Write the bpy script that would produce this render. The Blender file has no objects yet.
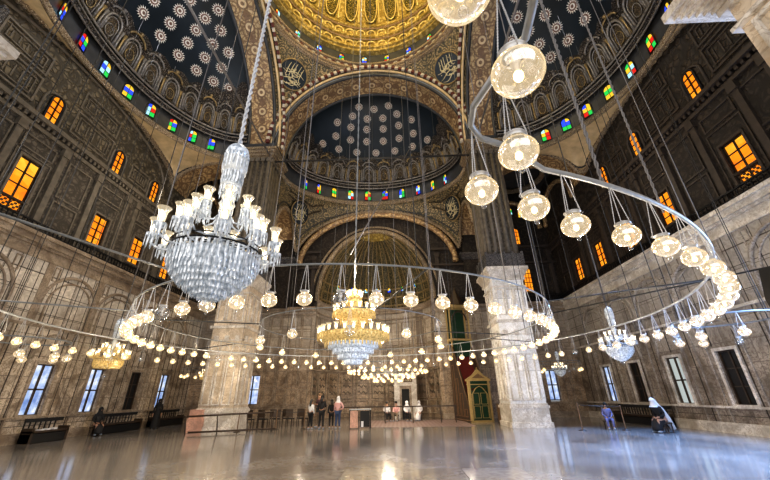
import bpy, math, random
from mathutils import Vector, Matrix
random.seed(7)
PI = math.pi
S = bpy.context.scene
COL = S.collection
rad = math.radians

# ------------------------------------------------------------------ materials
class NT:
    def __init__(self, name):
        self.m = bpy.data.materials.new(name); self.m.use_nodes = True
        self.t = self.m.node_tree; self.t.nodes.clear()
        self.out = self.t.nodes.new('ShaderNodeOutputMaterial')
    def n(self, typ, ins=None, **kw):
        x = self.t.nodes.new(typ)
        for k, v in kw.items(): setattr(x, k, v)
        for k, v in (ins or {}).items(): self.set(x, k, v)
        return x
    def set(self, x, k, v):
        s = x.inputs[k]
        if isinstance(v, bpy.types.NodeSocket): self.t.links.new(v, s)
        else: s.default_value = (tuple(v) + (1,)) if isinstance(v, (tuple, list)) and len(v) == 3 and s.type == 'RGBA' else v
    def math(self, op, a, b=None, c=None):
        x = self.t.nodes.new('ShaderNodeMath'); x.operation = op
        for i, v in enumerate((a, b, c)):
            if v is not None: self.set(x, i, v)
        return x.outputs[0]
    def mix(self, f, a, b, mode='MIX'):
        x = self.t.nodes.new('ShaderNodeMix'); x.data_type = 'RGBA'; x.blend_type = mode
        for k, v in ((0, f), (6, a), (7, b)): self.set(x, k, v)
        return x.outputs[2]
    def ramp(self, f, stops):
        x = self.t.nodes.new('ShaderNodeValToRGB'); self.set(x, 0, f)
        e = x.color_ramp.elements
        while len(e) < len(stops): e.new(0.5)
        for i, (p, c) in enumerate(stops):
            e[i].position = p; e[i].color = tuple(c) + (1,) if len(c) == 3 else c
        return x.outputs[0]
    def obj(self):
        return self.n('ShaderNodeTexCoord').outputs['Object']
    def bsdf(self, col, rough=.6, metal=0., bump=None, bstr=.4, bdist=.05, **ins):
        p = self.n('ShaderNodeBsdfPrincipled')
        self.set(p, 'Base Color', col); self.set(p, 'Roughness', rough); self.set(p, 'Metallic', metal)
        for k, v in ins.items(): self.set(p, k.replace('_', ' '), v)
        if bump is not None:
            b = self.n('ShaderNodeBump', {'Strength': bstr, 'Distance': bdist, 'Height': bump})
            self.t.links.new(b.outputs[0], p.inputs['Normal'])
        self.t.links.new(p.outputs[0], self.out.inputs[0])
        return p

def plain(name, col, rough=.6, metal=0., var=.12, scale=6.):
    t = NT(name); o = t.obj()
    nz = t.n('ShaderNodeTexNoise', {'Vector': o, 'Scale': scale, 'Detail': 4.}).outputs[0]
    d = tuple(c * (1 - var) for c in col); l = tuple(min(1, c * (1 + var)) for c in col)
    t.bsdf(t.ramp(nz, [(.3, d), (.7, l)]), rough, metal)
    return t.m

def ornate(name, c0, c1, c2, scale=2.2, rough=.5, metal=0., freq=24., bstr=.6, bdist=.06, big=.35):
    """carved or painted arabesque: rings around cell centres cut by a second finer net"""
    t = NT(name); o = t.obj()
    w = t.n('ShaderNodeTexNoise', {'Vector': o, 'Scale': scale * .8, 'Detail': 2.})
    add = t.n('ShaderNodeVectorMath', operation='MULTIPLY_ADD')
    t.set(add, 0, w.outputs[1]); add.inputs[1].default_value = (.35, .35, .35); t.set(add, 2, o)
    v = t.n('ShaderNodeTexVoronoi', {'Vector': add.outputs[0], 'Scale': scale}).outputs['Distance']
    s = t.math('SINE', t.math('MULTIPLY', v, freq))
    s = t.math('MULTIPLY_ADD', s, .5, .5)
    v2 = t.n('ShaderNodeTexVoronoi', {'Vector': o, 'Scale': scale * 3.1}, feature='DISTANCE_TO_EDGE').outputs['Distance']
    e = t.math('SMOOTH_MIN', t.math('MULTIPLY', v2, 6.), 1., .2)
    h = t.math('MULTIPLY', s, e)
    lg = t.n('ShaderNodeTexNoise', {'Vector': o, 'Scale': big, 'Detail': 3.}).outputs[0]
    c = t.ramp(h, [(.05, c0), (.4, c1), (.85, c2)])
    c = t.mix(.8, c, t.ramp(lg, [(.3, (.55, .55, .55)), (.7, (1.2, 1.15, 1.1))]), 'MULTIPLY')
    t.bsdf(c, rough, metal, h, bstr, bdist)
    return t.m

def marble(name, base, dark, vein, joint=(1.25, .92), rough=.45, bstr=.15, vs=.8, jd=.55, upper=None, mot=.3):
    t = NT(name); o = t.obj()
    n1 = t.n('ShaderNodeTexNoise', {'Vector': o, 'Scale': vs, 'Detail': 6., 'Distortion': 1.6}).outputs[0]
    n2 = t.n('ShaderNodeTexNoise', {'Vector': o, 'Scale': vs * 3.3, 'Detail': 8., 'Distortion': 2.4}).outputs[0]
    c = t.ramp(n1, [(.34, dark), (.48, base), (.66, tuple(min(1, x * 1.35) for x in base))])
    vn = t.math('ABSOLUTE', t.math('SUBTRACT', n2, .5))
    c = t.mix(t.ramp(vn, [(.0, (.9, .9, .9)), (.06, (0, 0, 0))]), c, vein)
    n3 = t.n('ShaderNodeTexNoise', {'Vector': o, 'Scale': vs * 9, 'Detail': 5.}).outputs[0]
    c = t.mix(mot, c, t.ramp(n3, [(.35, (.65, .62, .6)), (.65, (1.2, 1.18, 1.15))]), 'MULTIPLY')
    h = n2
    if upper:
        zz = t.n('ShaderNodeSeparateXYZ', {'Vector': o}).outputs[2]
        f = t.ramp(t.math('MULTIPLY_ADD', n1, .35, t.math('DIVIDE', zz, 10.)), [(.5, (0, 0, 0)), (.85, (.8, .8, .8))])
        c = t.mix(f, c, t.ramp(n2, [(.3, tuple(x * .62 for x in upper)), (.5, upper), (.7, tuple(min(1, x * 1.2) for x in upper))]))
    if joint:
        sp = t.n('ShaderNodeSeparateXYZ', {'Vector': o})
        u = t.math('ADD', sp.outputs[0], sp.outputs[1])
        a = t.math('FRACT', t.math('DIVIDE', sp.outputs[2], joint[1]))
        b = t.math('FRACT', t.math('DIVIDE', u, joint[0]))
        la = t.math('LESS_THAN', a, .035); lb = t.math('LESS_THAN', b, .03)
        j = t.math('MAXIMUM', la, lb)
        # slab by slab tone
        ia = t.math('FLOOR', t.math('DIVIDE', sp.outputs[2], joint[1])); ib = t.math('FLOOR', t.math('DIVIDE', u, joint[0]))
        wn = t.n('ShaderNodeTexWhiteNoise', {'W': t.math('MULTIPLY_ADD', ia, 17.3, ib)}, noise_dimensions='1D').outputs[0]
        c = t.mix(1., c, t.ramp(wn, [(0, (.78, .77, .76)), (1, (1.12, 1.1, 1.06))]), 'MULTIPLY')
        c = t.mix(t.math('MULTIPLY', j, jd), c, (.12, .09, .07))
    t.bsdf(c, rough, 0., h, bstr, .03)
    return t.m

def emit(name, col, st, sample='NONE', base=None):
    t = NT(name)
    e = t.n('ShaderNodeEmission', {'Color': col, 'Strength': st})
    t.t.links.new(e.outputs[0], t.out.inputs[0])
    t.m.cycles.emission_sampling = sample
    return t.m

M = {}
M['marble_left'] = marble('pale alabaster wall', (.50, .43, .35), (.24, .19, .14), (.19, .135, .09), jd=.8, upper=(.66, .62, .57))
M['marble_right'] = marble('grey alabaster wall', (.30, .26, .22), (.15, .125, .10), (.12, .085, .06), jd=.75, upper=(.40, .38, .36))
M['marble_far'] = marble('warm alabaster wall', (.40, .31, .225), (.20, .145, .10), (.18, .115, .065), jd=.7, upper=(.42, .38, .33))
M['marble_pier'] = marble('cream alabaster pier', (.62, .54, .44), (.50, .42, .33), (.46, .36, .26), joint=(1.1, 1.45), jd=.4, mot=.15, bstr=.08)
M['marble_white'] = marble('white alabaster pier', (.86, .87, .89), (.76, .76, .77), (.68, .65, .60), joint=(1.1, 1.45), jd=.3, mot=.08, bstr=.05)
M['moulding_white'] = marble('white marble moulding', (.62, .59, .55), (.42, .38, .33), (.42, .36, .3), joint=None)
M['moulding_brown'] = marble('brown marble moulding', (.33, .27, .21), (.2, .15, .11), (.2, .15, .1), joint=None)
M['moulding_grey'] = marble('grey marble moulding', (.36, .33, .30), (.22, .19, .165), (.2, .16, .12), joint=None)
M['pink'] = marble('pink marble base', (.58, .34, .26), (.45, .26, .2), (.4, .25, .2), joint=None)
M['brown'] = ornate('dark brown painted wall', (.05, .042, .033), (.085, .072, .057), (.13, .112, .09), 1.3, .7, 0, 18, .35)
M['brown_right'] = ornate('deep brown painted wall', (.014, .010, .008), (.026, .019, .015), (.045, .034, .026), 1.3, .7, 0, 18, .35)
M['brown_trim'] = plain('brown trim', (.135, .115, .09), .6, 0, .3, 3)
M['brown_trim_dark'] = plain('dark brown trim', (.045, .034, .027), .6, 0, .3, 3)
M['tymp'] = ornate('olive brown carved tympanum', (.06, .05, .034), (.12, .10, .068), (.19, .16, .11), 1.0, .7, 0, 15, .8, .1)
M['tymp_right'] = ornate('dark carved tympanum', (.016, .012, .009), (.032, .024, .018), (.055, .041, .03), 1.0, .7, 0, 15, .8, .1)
M['gold_band'] = ornate('gold painted arabesque band', (.24, .15, .08), (.50, .36, .19), (.62, .46, .25), 1.15, .5, .1, 20, .4)
M['gold_pend'] = ornate('gold green arabesque pendentive', (.06, .062, .045), (.27, .205, .11), (.40, .31, .17), 1.5, .5, .1, 26, .4)
M['gold_plain'] = plain('matt gold', (.60, .46, .27), .5, .1, .2, 2)
M['bead'] = ornate('beaded gilt moulding', (.20, .14, .09), (.60, .49, .34), (.9, .8, .63), 5., .4, .3, 30, .8, .05)
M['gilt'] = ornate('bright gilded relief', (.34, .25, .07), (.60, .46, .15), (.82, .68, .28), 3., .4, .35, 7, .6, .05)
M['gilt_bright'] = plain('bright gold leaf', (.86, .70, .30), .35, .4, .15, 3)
M['gilt_dark'] = ornate('dark green gilded panel', (.04, .045, .015), (.18, .14, .035), (.5, .38, .1), 2.0, .4, .4, 22, .6, .06)  # dome panels painted dark green and gold
M['apse_rib'] = ornate('green gold ribbed apse', (.035, .035, .018), (.12, .10, .045), (.26, .2, .09), 3., .5, .2, 18, .5)
M['silver_carve'] = ornate('carved silver grey stucco', (.02, .016, .014), (.085, .073, .062), (.30, .265, .23), 2.6, .45, .25, 22, 1., .08)
M['silver_frame'] = plain('silver stucco frame', (.19, .175, .16), .45, .3, .4, 6)
M['gilt_frame'] = plain('dull gilt frame', (.28, .205, .10), .4, .4, .3, 4)
M['niche'] = ornate('dark gilt niche', (.02, .016, .012), (.085, .06, .035), (.28, .21, .12), 4., .5, .2, 25, .6)
def blue_mat():
    t = NT('blue black dome paint'); o = t.obj(); n = t.n('ShaderNodeTexNoise', {'Vector': o, 'Scale': .8, 'Detail': 4.}).outputs[0]
    t.bsdf(t.ramp(n, [(.3, (.003, .007, .010)), (.7, (.008, .015, .022))]), .42, Specular_IOR_Level=.35); return t.m
M['blue_dome'] = blue_mat()
M['drum'] = plain('dark slate drum', (.040, .042, .046), .5, 0, .3, 2)
M['red_block'] = plain('dark red stone', (.11, .025, .02), .6)
M['white_block'] = plain('cream stone', (.55, .50, .42), .6)
M['cream'] = plain('cream paint', (.74, .70, .62), .5)
M['petal'] = plain('red brown paint', (.16, .085, .06), .5)
M['medal'] = plain('black blue medallion', (.015, .024, .035), .4)
M['script'] = plain('pale gold script', (.62, .55, .36), .4, .2)
M['iron'] = plain('black iron', (.02, .02, .022), .45, .6)
M['lead'] = plain('grey painted steel', (.42, .44, .46), .38, .4)
M['pipe'] = plain('silver painted pipe', (.21, .225, .24), .4, .3)
M['cable'] = plain('grey cable', (.20, .19, .19), .5, .3)
M['cable_dark'] = plain('dark cable', (.05, .05, .05), .5, .3)
M['rope'] = plain('white wrapped chain', (.62, .63, .66), .5, .1)
M['chain'] = plain('pale steel chain', (.55, .55, .56), .4, .5)
M['black'] = plain('black cloth', (.012, .012, .014), .75)
M['dark_wood'] = plain('dark wood', (.045, .028, .018), .45)
M['red_wood'] = plain('dark red carpet', (.16, .022, .020), .9)
M['brown_wood'] = plain('carved brown wood', (.20, .12, .065), .5, 0, .3)
M['green'] = plain('deep green lacquer', (.010, .045, .026), .35)
M['gold'] = plain('polished gold leaf', (.50, .37, .17), .4, .35)
M['skin'] = plain('skin', (.42, .24, .16), .55, 0, .05)
M['hair'] = plain('black hair', (.012, .010, .010), .5)
M['white_cloth'] = plain('white cloth', (.72, .71, .72), .8, 0, .06)
M['pink_cloth'] = plain('pink cloth', (.62, .36, .35), .8, 0, .06)
M['denim'] = plain('blue denim', (.035, .06, .13), .8)
M['maroon'] = plain('maroon jacket', (.06, .022, .03), .8)
M['khaki'] = plain('khaki trousers', (.24, .18, .13), .8)
M['violet'] = plain('violet blue cloth', (.13, .14, .30), .8)
M['shoe'] = plain('pale sneaker', (.30, .36, .45), .6)
M['speaker'] = plain('matt black casing', (.006, .006, .007), .6)
M['brown_glass'] = plain('brown marble plaque', (.12, .075, .045), .3)
M['grey_grille'] = ornate('grey pierced parapet', (.05, .05, .055), (.20, .20, .215), (.34, .34, .36), 6., .5, .2, 20, .8)

def floor_mat():
    t = NT('polished pale marble floor'); o = t.obj()
    sp = t.n('ShaderNodeSeparateXYZ', {'Vector': o})
    n1 = t.n('ShaderNodeTexNoise', {'Vector': o, 'Scale': .35, 'Detail': 5., 'Distortion': 1.}).outputs[0]
    n2 = t.n('ShaderNodeTexNoise', {'Vector': o, 'Scale': 2.2, 'Detail': 7., 'Distortion': 2.}).outputs[0]
    c = t.ramp(n1, [(.3, (.20, .18, .17)), (.6, (.33, .31, .295))])
    c = t.mix(t.ramp(n2, [(.42, (0, 0, 0)), (.5, (.45, .45, .45)), (.58, (0, 0, 0))]), c, (.15, .13, .12))
    a = t.math('FRACT', t.math('DIVIDE', sp.outputs[0], 1.5)); b = t.math('FRACT', t.math('DIVIDE', sp.outputs[1], 1.5))
    j = t.math('MAXIMUM', t.math('LESS_THAN', a, .012), t.math('LESS_THAN', b, .012))
    ia = t.math('FLOOR', t.math('DIVIDE', sp.outputs[0], 1.5)); ib = t.math('FLOOR', t.math('DIVIDE', sp.outputs[1], 1.5))
    wn = t.n('ShaderNodeTexWhiteNoise', {'W': t.math('MULTIPLY_ADD', ia, 13.7, ib)}, noise_dimensions='1D').outputs[0]
    c = t.mix(1., c, t.ramp(wn, [(0, (.85, .85, .85)), (1, (1.1, 1.1, 1.1))]), 'MULTIPLY')
    c = t.mix(t.math('MULTIPLY', j, .6), c, (.08, .07, .06))
    r = t.math('MULTIPLY_ADD', n1, .10, .08)
    # uneven laying: slow waves stretch the reflections
    wv = t.n('ShaderNodeTexNoise', {'Vector': o, 'Scale': .9, 'Detail': 2.}).outputs[0]
    t.bsdf(c, r, 0., wv, .12, .05, Specular_IOR_Level=.8)
    return t.m
M['floor'] = floor_mat()

def carpet_mat():
    t = NT('dusty red carpet'); o = t.obj()
    n = t.n('ShaderNodeTexNoise', {'Vector': o, 'Scale': 3., 'Detail': 6.}).outputs[0]
    w = t.n('ShaderNodeTexWave', {'Vector': o, 'Scale': 1.2, 'Distortion': 1.}).outputs[1]
    c = t.mix(.35, t.ramp(n, [(.3, (.20, .13, .12)), (.7, (.32, .23, .20))]), t.ramp(w, [(.3, (.16, .10, .10)), (.7, (.33, .27, .25))]))
    t.bsdf(c, .55, 0, n, .3, .01)
    return t.m
M['carpet'] = carpet_mat()

def amber_mat(name, st):
    t = NT(name); o = t.obj()
    v = t.n('ShaderNodeTexVoronoi', {'Vector': o, 'Scale': 1.6}).outputs['Color']
    sp = t.n('ShaderNodeSeparateColor', {'Color': v})
    nz = t.n('ShaderNodeTexNoise', {'Vector': o, 'Scale': 1.3, 'Detail': 2.}).outputs[0]
    c = t.ramp(t.math('MULTIPLY_ADD', sp.outputs[0], .4, t.math('MULTIPLY', nz, .7)), [(.2, (.85, .16, .02)), (.5, (1., .30, .015)), (.8, (1., .55, .06))])
    e = t.n('ShaderNodeEmission', {'Color': c, 'Strength': st})
    t.t.links.new(e.outputs[0], t.out.inputs[0]); t.m.cycles.emission_sampling = 'NONE'
    return t.m
M['amber'] = amber_mat('amber lit glass', 1.25)
M['amber_dim'] = amber_mat('dim amber glass', .35)
def day_mat():
    t = NT('daylit window glass'); o = t.obj()
    sp = t.n('ShaderNodeSeparateXYZ', {'Vector': o})
    nz = t.n('ShaderNodeTexNoise', {'Vector': o, 'Scale': 2.3, 'Detail': 4.}).outputs[0]
    f = t.math('MULTIPLY_ADD', nz, 1.0, t.math('MULTIPLY', sp.outputs[2], .02))
    c = t.ramp(f, [(.35, (.16, .28, .62)), (.52, (.42, .56, .85)), (.7, (.9, .95, 1.))])
    e = t.n('ShaderNodeEmission', {'Color': c, 'Strength': .95})
    g = t.n('ShaderNodeBsdfGlossy', {'Color': (.5, .5, .5), 'Roughness': .05})
    a = t.n('ShaderNodeAddShader'); t.t.links.new(e.outputs[0], a.inputs[0]); t.t.links.new(g.outputs[0], a.inputs[1])
    t.t.links.new(a.outputs[0], t.out.inputs[0]); t.m.cycles.emission_sampling = 'NONE'
    return t.m
M['day'] = day_mat()
M['day_pale'] = emit('pale grey daylit glass', (.62, .68, .66), .75)
M['st_red'] = emit('red glass', (.75, .03, .02), 1.1); M['st_blue'] = emit('blue glass', (.04, .10, 1.), 1.3)
M['st_green'] = emit('green glass', (.04, .75, .12), 1.0); M['st_yellow'] = emit('yellow glass', (1., .62, .05), 1.1)
M['st_cyan'] = emit('pale cyan glass', (.45, .85, 1.), 1.2)
ST = ['st_red', 'st_blue', 'st_green', 'st_yellow', 'st_cyan']
M['bulb'] = emit('lit warm bulb', (1., .72, .33), 8.)
M['bulb_white'] = emit('lit lamp flame', (1., .86, .6), 7.)
M['bulb_off'] = plain('unlit bulb', (.6, .6, .6), .3)

def globe_mat(name, glow, tint, dens=.2):
    t = NT(name)
    lw = t.n('ShaderNodeLayerWeight', {'Blend': .45}).outputs['Facing']
    tr = t.n('ShaderNodeBsdfTransparent', {'Color': (.93, .92, .9)})
    e = t.n('ShaderNodeEmission', {'Color': tint, 'Strength': glow})
    d = t.n('ShaderNodeBsdfGlossy', {'Color': (.9, .9, .9), 'Roughness': .08})
    a = t.n('ShaderNodeAddShader'); t.t.links.new(e.outputs[0], a.inputs[0]); t.t.links.new(d.outputs[0], a.inputs[1])
    f = t.math('MULTIPLY_ADD', t.math('POWER', lw, 2.2), .6, dens)
    mx = t.n('ShaderNodeMixShader', {0: f}); t.t.links.new(tr.outputs[0], mx.inputs[1]); t.t.links.new(a.outputs[0], mx.inputs[2])
    t.t.links.new(mx.outputs[0], t.out.inputs[0]); t.m.cycles.emission_sampling = 'NONE'
    return t.m
M['globe'] = globe_mat('warm glowing globe glass', .62, (1., .76, .43), .36)
M['globe_far'] = globe_mat('bright far globe glass', .95, (1., .74, .38), .42)
M['globe_off'] = globe_mat('clear globe glass', .12, (.8, .9, 1.), .12)
M['crystal'] = globe_mat('cut crystal', .20, (.86, .92, 1.), .48)
M['shade'] = globe_mat('glowing tulip shade glass', .85, (1., .80, .48), .45)
def crystal_solid(name, c0, c1, em, emc):
    t = NT(name); o = t.obj()
    nz = t.n('ShaderNodeTexNoise', {'Vector': o, 'Scale': 14., 'Detail': 3.}).outputs[0]
    t.bsdf(t.ramp(nz, [(.35, c0), (.6, c1)]), .12, .25, nz, .5, .02, Emission_Color=emc, Emission_Strength=em)  # faint emission imitates lamplight caught in the crystal and gilding
    t.m.cycles.emission_sampling = 'NONE'
    return t.m
M['prism'] = crystal_solid('white crystal prism', (.34, .38, .42), (.88, .92, .97), .06, (.8, .9, 1.))
M['prism_blue'] = crystal_solid('blue white crystal', (.22, .26, .32), (.80, .86, .95), .16, (.8, .9, 1.))
M['gold_crystal'] = crystal_solid('gilded crystal', (.30, .19, .05), (.9, .68, .28), .22, (1., .7, .28))
M['white_metal'] = plain('white enamel metal', (.66, .68, .68), .35, .1)

# ------------------------------------------------------------------ mesh builder
class MB:
    def __init__(s): s.v = []; s.f = []; s.m = []; s.sm = []
    def add(s, vs, fs, mi=0, smooth=False):
        b = len(s.v); s.v += [tuple(p) for p in vs]
        for f in fs: s.f.append(tuple(b + i for i in f)); s.m.append(mi); s.sm.append(smooth)
    def box(s, x0, x1, y0, y1, z0, z1, mp=None, mi=0):
        P = [(x, y, z) for x in (x0, x1) for y in (y0, y1) for z in (z0, z1)]
        if mp: P = [mp(*p) for p in P]
        s.add(P, [(0, 1, 3, 2), (4, 6, 7, 5), (0, 4, 5, 1), (2, 3, 7, 6), (0, 2, 6, 4), (1, 5, 7, 3)], mi)
        return s
    def rectframe(s, u0, u1, v0, v1, w0, w1, t, mp, mi=0):
        s.box(u0, u0 + t, v0, v1, w0, w1, mp, mi); s.box(u1 - t, u1, v0, v1, w0, w1, mp, mi)
        s.box(u0 + t, u1 - t, v0, v0 + t, w0, w1, mp, mi); s.box(u0 + t, u1 - t, v1 - t, v1, w0, w1, mp, mi)
        return s
    def tube(s, pts, r, n=6, mi=0, closed=False, smooth=True):
        pts = [Vector(p) for p in pts]; N = len(pts); vs = []; up = None
        for i, p in enumerate(pts):
            if closed: t = pts[(i + 1) % N] - pts[i - 1]
            else: t = pts[min(i + 1, N - 1)] - pts[max(i - 1, 0)]
            if t.length < 1e-9: t = Vector((0, 0, 1))
            t.normalize()
            if up is None: up = Vector((0, 0, 1)) if abs(t.z) < .9 else Vector((1, 0, 0))
            a = t.cross(up)
            if a.length < 1e-4: a = t.cross(Vector((1, 0, 0)))
            a.normalize(); b = a.cross(t); up = b
            rr = r[i] if isinstance(r, (list, tuple)) else r
            for k in range(n):
                an = 2 * PI * k / n; vs.append(p + a * (rr * math.cos(an)) + b * (rr * math.sin(an)))
        fs = []
        for i in range(N if closed else N - 1):
            j = (i + 1) % N
            for k in range(n): fs.append((i * n + k, i * n + (k + 1) % n, j * n + (k + 1) % n, j * n + k))
        if not closed: fs += [tuple(range(n))[::-1], tuple((N - 1) * n + k for k in range(n))]
        s.add(vs, fs, mi, smooth); return s
    def lathe(s, prof, c=(0, 0, 0), n=24, mi=0, smooth=True, a0=0., a1=2 * PI, sx=1., sy=1.):
        full = abs(a1 - a0 - 2 * PI) < 1e-6; k = n if full else n + 1; vs = []
        for r, z in prof:
            for i in range(k):
                a = a0 + (a1 - a0) * i / n; vs.append((c[0] + r * sx * math.cos(a), c[1] + r * sy * math.sin(a), c[2] + z))
        fs = []
        for j in range(len(prof) - 1):
            for i in range(n):
                i2 = (i + 1) % k; fs.append((j * k + i, j * k + i2, (j + 1) * k + i2, (j + 1) * k + i))
        s.add(vs, fs, mi, smooth); return s
    def grid(s, fn, nu, nv, mi=0, smooth=True):
        vs = [fn(i / nu, j / nv) for i in range(nu + 1) for j in range(nv + 1)]
        fs = [(i * (nv + 1) + j, (i + 1) * (nv + 1) + j, (i + 1) * (nv + 1) + j + 1, i * (nv + 1) + j + 1) for i in range(nu) for j in range(nv)]
        s.add(vs, fs, mi, smooth); return s
    def ball(s, c, r, n=10, m=6, mi=0, sx=1, sy=1, sz=1):
        prof = [(r * max(1e-4, math.sin(PI * i / m)), -r * sz * math.cos(PI * i / m)) for i in range(m + 1)]
        return s.lathe(prof, c, n, mi, True, sx=sx, sy=sy)
    def prism(s, pts, d, mp=None, mi=0):
        """polygon (u,v) extruded in w over d=(w0,w1)"""
        n = len(pts); P = [(u, v, d[0]) for u, v in pts] + [(u, v, d[1]) for u, v in pts]
        if mp: P = [mp(*p) for p in P]
        s.add(P, [tuple(range(n)), tuple(range(n, 2 * n))[::-1]] + [(i, (i + 1) % n, n + (i + 1) % n, n + i) for i in range(n)], mi)
        return s
    def build(s, name, mats, parent=None, loc=None):
        me = bpy.data.meshes.new(name); me.from_pydata(s.v, [], s.f)
        if not isinstance(mats, (list, tuple)): mats = [mats]
        for m in mats: me.materials.append(M[m] if isinstance(m, str) else m)
        me.polygons.foreach_set('material_index', s.m); me.polygons.foreach_set('use_smooth', s.sm)
        me.update()
        o = bpy.data.objects.new(name, me); COL.objects.link(o)
        if parent: o.parent = parent
        if loc: o.location = loc
        if name in ('prism_curtain', 'column_prisms'): o['kind'] = 'stuff'
        return o

def tag(o, label=None, cat=None, group=None, kind=None):
    if label: o['label'] = label
    if cat: o['category'] = cat
    if group: o['group'] = group
    if kind: o['kind'] = kind
    return o
def empty(name, loc=(0, 0, 0), rz=0.):
    o = bpy.data.objects.new(name, None); o.empty_display_size = .2; COL.objects.link(o)
    o.location = loc; o.rotation_euler = (0, 0, rz); return o
def copy_tree(o, parent=None):
    c = o.copy(); COL.objects.link(c); c.parent = parent
    for ch in list(o.children): copy_tree(ch, c)
    return c
ORD = ['first', 'second', 'third', 'fourth', 'fifth', 'sixth', 'seventh', 'eighth', 'ninth', 'tenth', 'eleventh', 'twelfth',
       'thirteenth', 'fourteenth', 'fifteenth', 'sixteenth', 'seventeenth', 'eighteenth', 'nineteenth', 'twentieth', 'twenty-first', 'twenty-second', 'twenty-third', 'twenty-fourth']

# ------------------------------------------------------------------ dimensions (metres)
WL, WR, WF = -15.8, 16.2, 29.8        # inner faces of side and far walls
AX, CY = -.2, 13.35                   # centre of the main dome
PL0, PL1, PR0, PR1 = -10.25, -8.2, 7.8, 9.8
PY0, PY1 = 21.5, 23.7                 # far piers
NY0, NY1 = 2.2, 4.4                   # near piers
ZM, ZD, ZS = 8.9, 14.3, 20.4          # marble top, dentil cornice, great arch springing
YB = -9.0                             # walls run back behind the camera to here
mpL = lambda u, v, w: (WL + w, u, v)
mpR = lambda u, v, w: (WR - w, u, v)
mpF = lambda u, v, w: (u, WF - w, v)

# ------------------------------------------------------------------ floor
MB().box(WL - .4, WR + .4, YB, WF + 5, -.2, 0).build('floor', 'floor')['kind'] = 'structure'

# ------------------------------------------------------------------ walls
WCOL0 = [-5., 0.2, 4.4, 8.4]
def wall_grid(mb, mp, u0, u1, v0, v1, ops, th=.5):
    us = sorted({u0, u1} | {o[0] for o in ops} | {o[1] for o in ops})
    for a, b in zip(us, us[1:]):
        cm = (a + b) / 2; cuts = sorted((o[2], o[3]) for o in ops if o[0] < cm < o[1]); z = v0
        for c0, c1 in cuts:
            if c0 > z: mb.box(a, b, z, c0, -th, 0, mp)
            z = c1
        if z < v1: mb.box(a, b, z, v1, -th, 0, mp)

NW = [0]
def arch_pts(uc, hw, v0, vs, n=10, sc=1.):
    """outline: up left side, round, down right"""
    return [(uc - hw, v0)] + [(uc - hw * math.cos(PI * i / n), vs + hw * sc * math.sin(PI * i / n)) for i in range(n + 1)] + [(uc + hw, v0)]
def window(mp, u0, u1, v0, v1, pane, fmat, rows, cols, arch=False, w=-.22, lattice=0, bar=.05, sur=None):
    NW[0] += 1
    e = empty('window_%d' % NW[0], mp((u0 + u1) / 2, v0, w)); e['kind'] = 'structure'
    e2 = lambda a, b, c: tuple(Vector(mp(a, b, c)) - e.location)
    uc, hw = (u0 + u1) / 2, (u1 - u0) / 2
    g = MB(); f = MB()
    if arch:
        pts = arch_pts(uc, hw, v0, v1 - hw)
        g.prism(pts, (w - .02, w), e2)
        f.tube([e2(a, b, w + .02) for a, b in arch_pts(uc, hw, v0, v1 - hw)], .06, 6)
        f.box(u0 - .05, u1 + .05, v0 - .08, v0, w - .02, w + .08, e2)
    else:
        g.box(u0, u1, v0, v1, w - .02, w, e2)
        f.rectframe(u0, u1, v0, v1, w, w + .08, .05, e2)
    for i in range(1, cols):
        u = u0 + (u1 - u0) * i / cols; b = bar * (1.5 if cols % 2 == 0 and i == cols // 2 else .7)
        f.box(u - b / 2, u + b / 2, v0, v1 - (.02 if arch else 0), w, w + .05, e2)
    for i in range(1, rows):
        v = v0 + (v1 - v0) * i / rows
        f.box(u0, u1, v - bar / 2, v + bar / 2, w, w + .05, e2)
    g.build('pane', pane, e); f.build('window_frame', fmat, e)
    if lattice:
        l = MB()
        for k in range(int((u1 - u0) / .11)):
            for j in range(int(lattice / .11)):
                if (k + j) % 2 == 0: continue
                l.box(u0 + k * .11, u0 + k * .11 + .085, v0 + .05 + j * .11, v0 + .05 + j * .11 + .085, w + .06, w + .12, e2)
        l.rectframe(u0 - .08, u1 + .08, v0 + lattice - .02, v0 + lattice + .06, w + .04, w + .2, .03, e2)
        l.rectframe(u0 - .08, u1 + .08, v0 - .06, v0 + .02, w + .04, w + .2, .03, e2)
        l.build('lattice_screen', 'brown_trim_dark', e)
    if sur:
        s = MB(); s.rectframe(u0 - .14, u1 + .14, v0 - .14, v1 + .14, -.02, .07, .12, e2)
        s.box(u0 - .2, u1 + .2, v1 + .14, v1 + .24, -.02, .16, e2); s.box(u0 - .2, u1 + .2, v0 - .22, v0 - .12, -.02, .14, e2)
        s.build('surround', sur, e)

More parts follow.
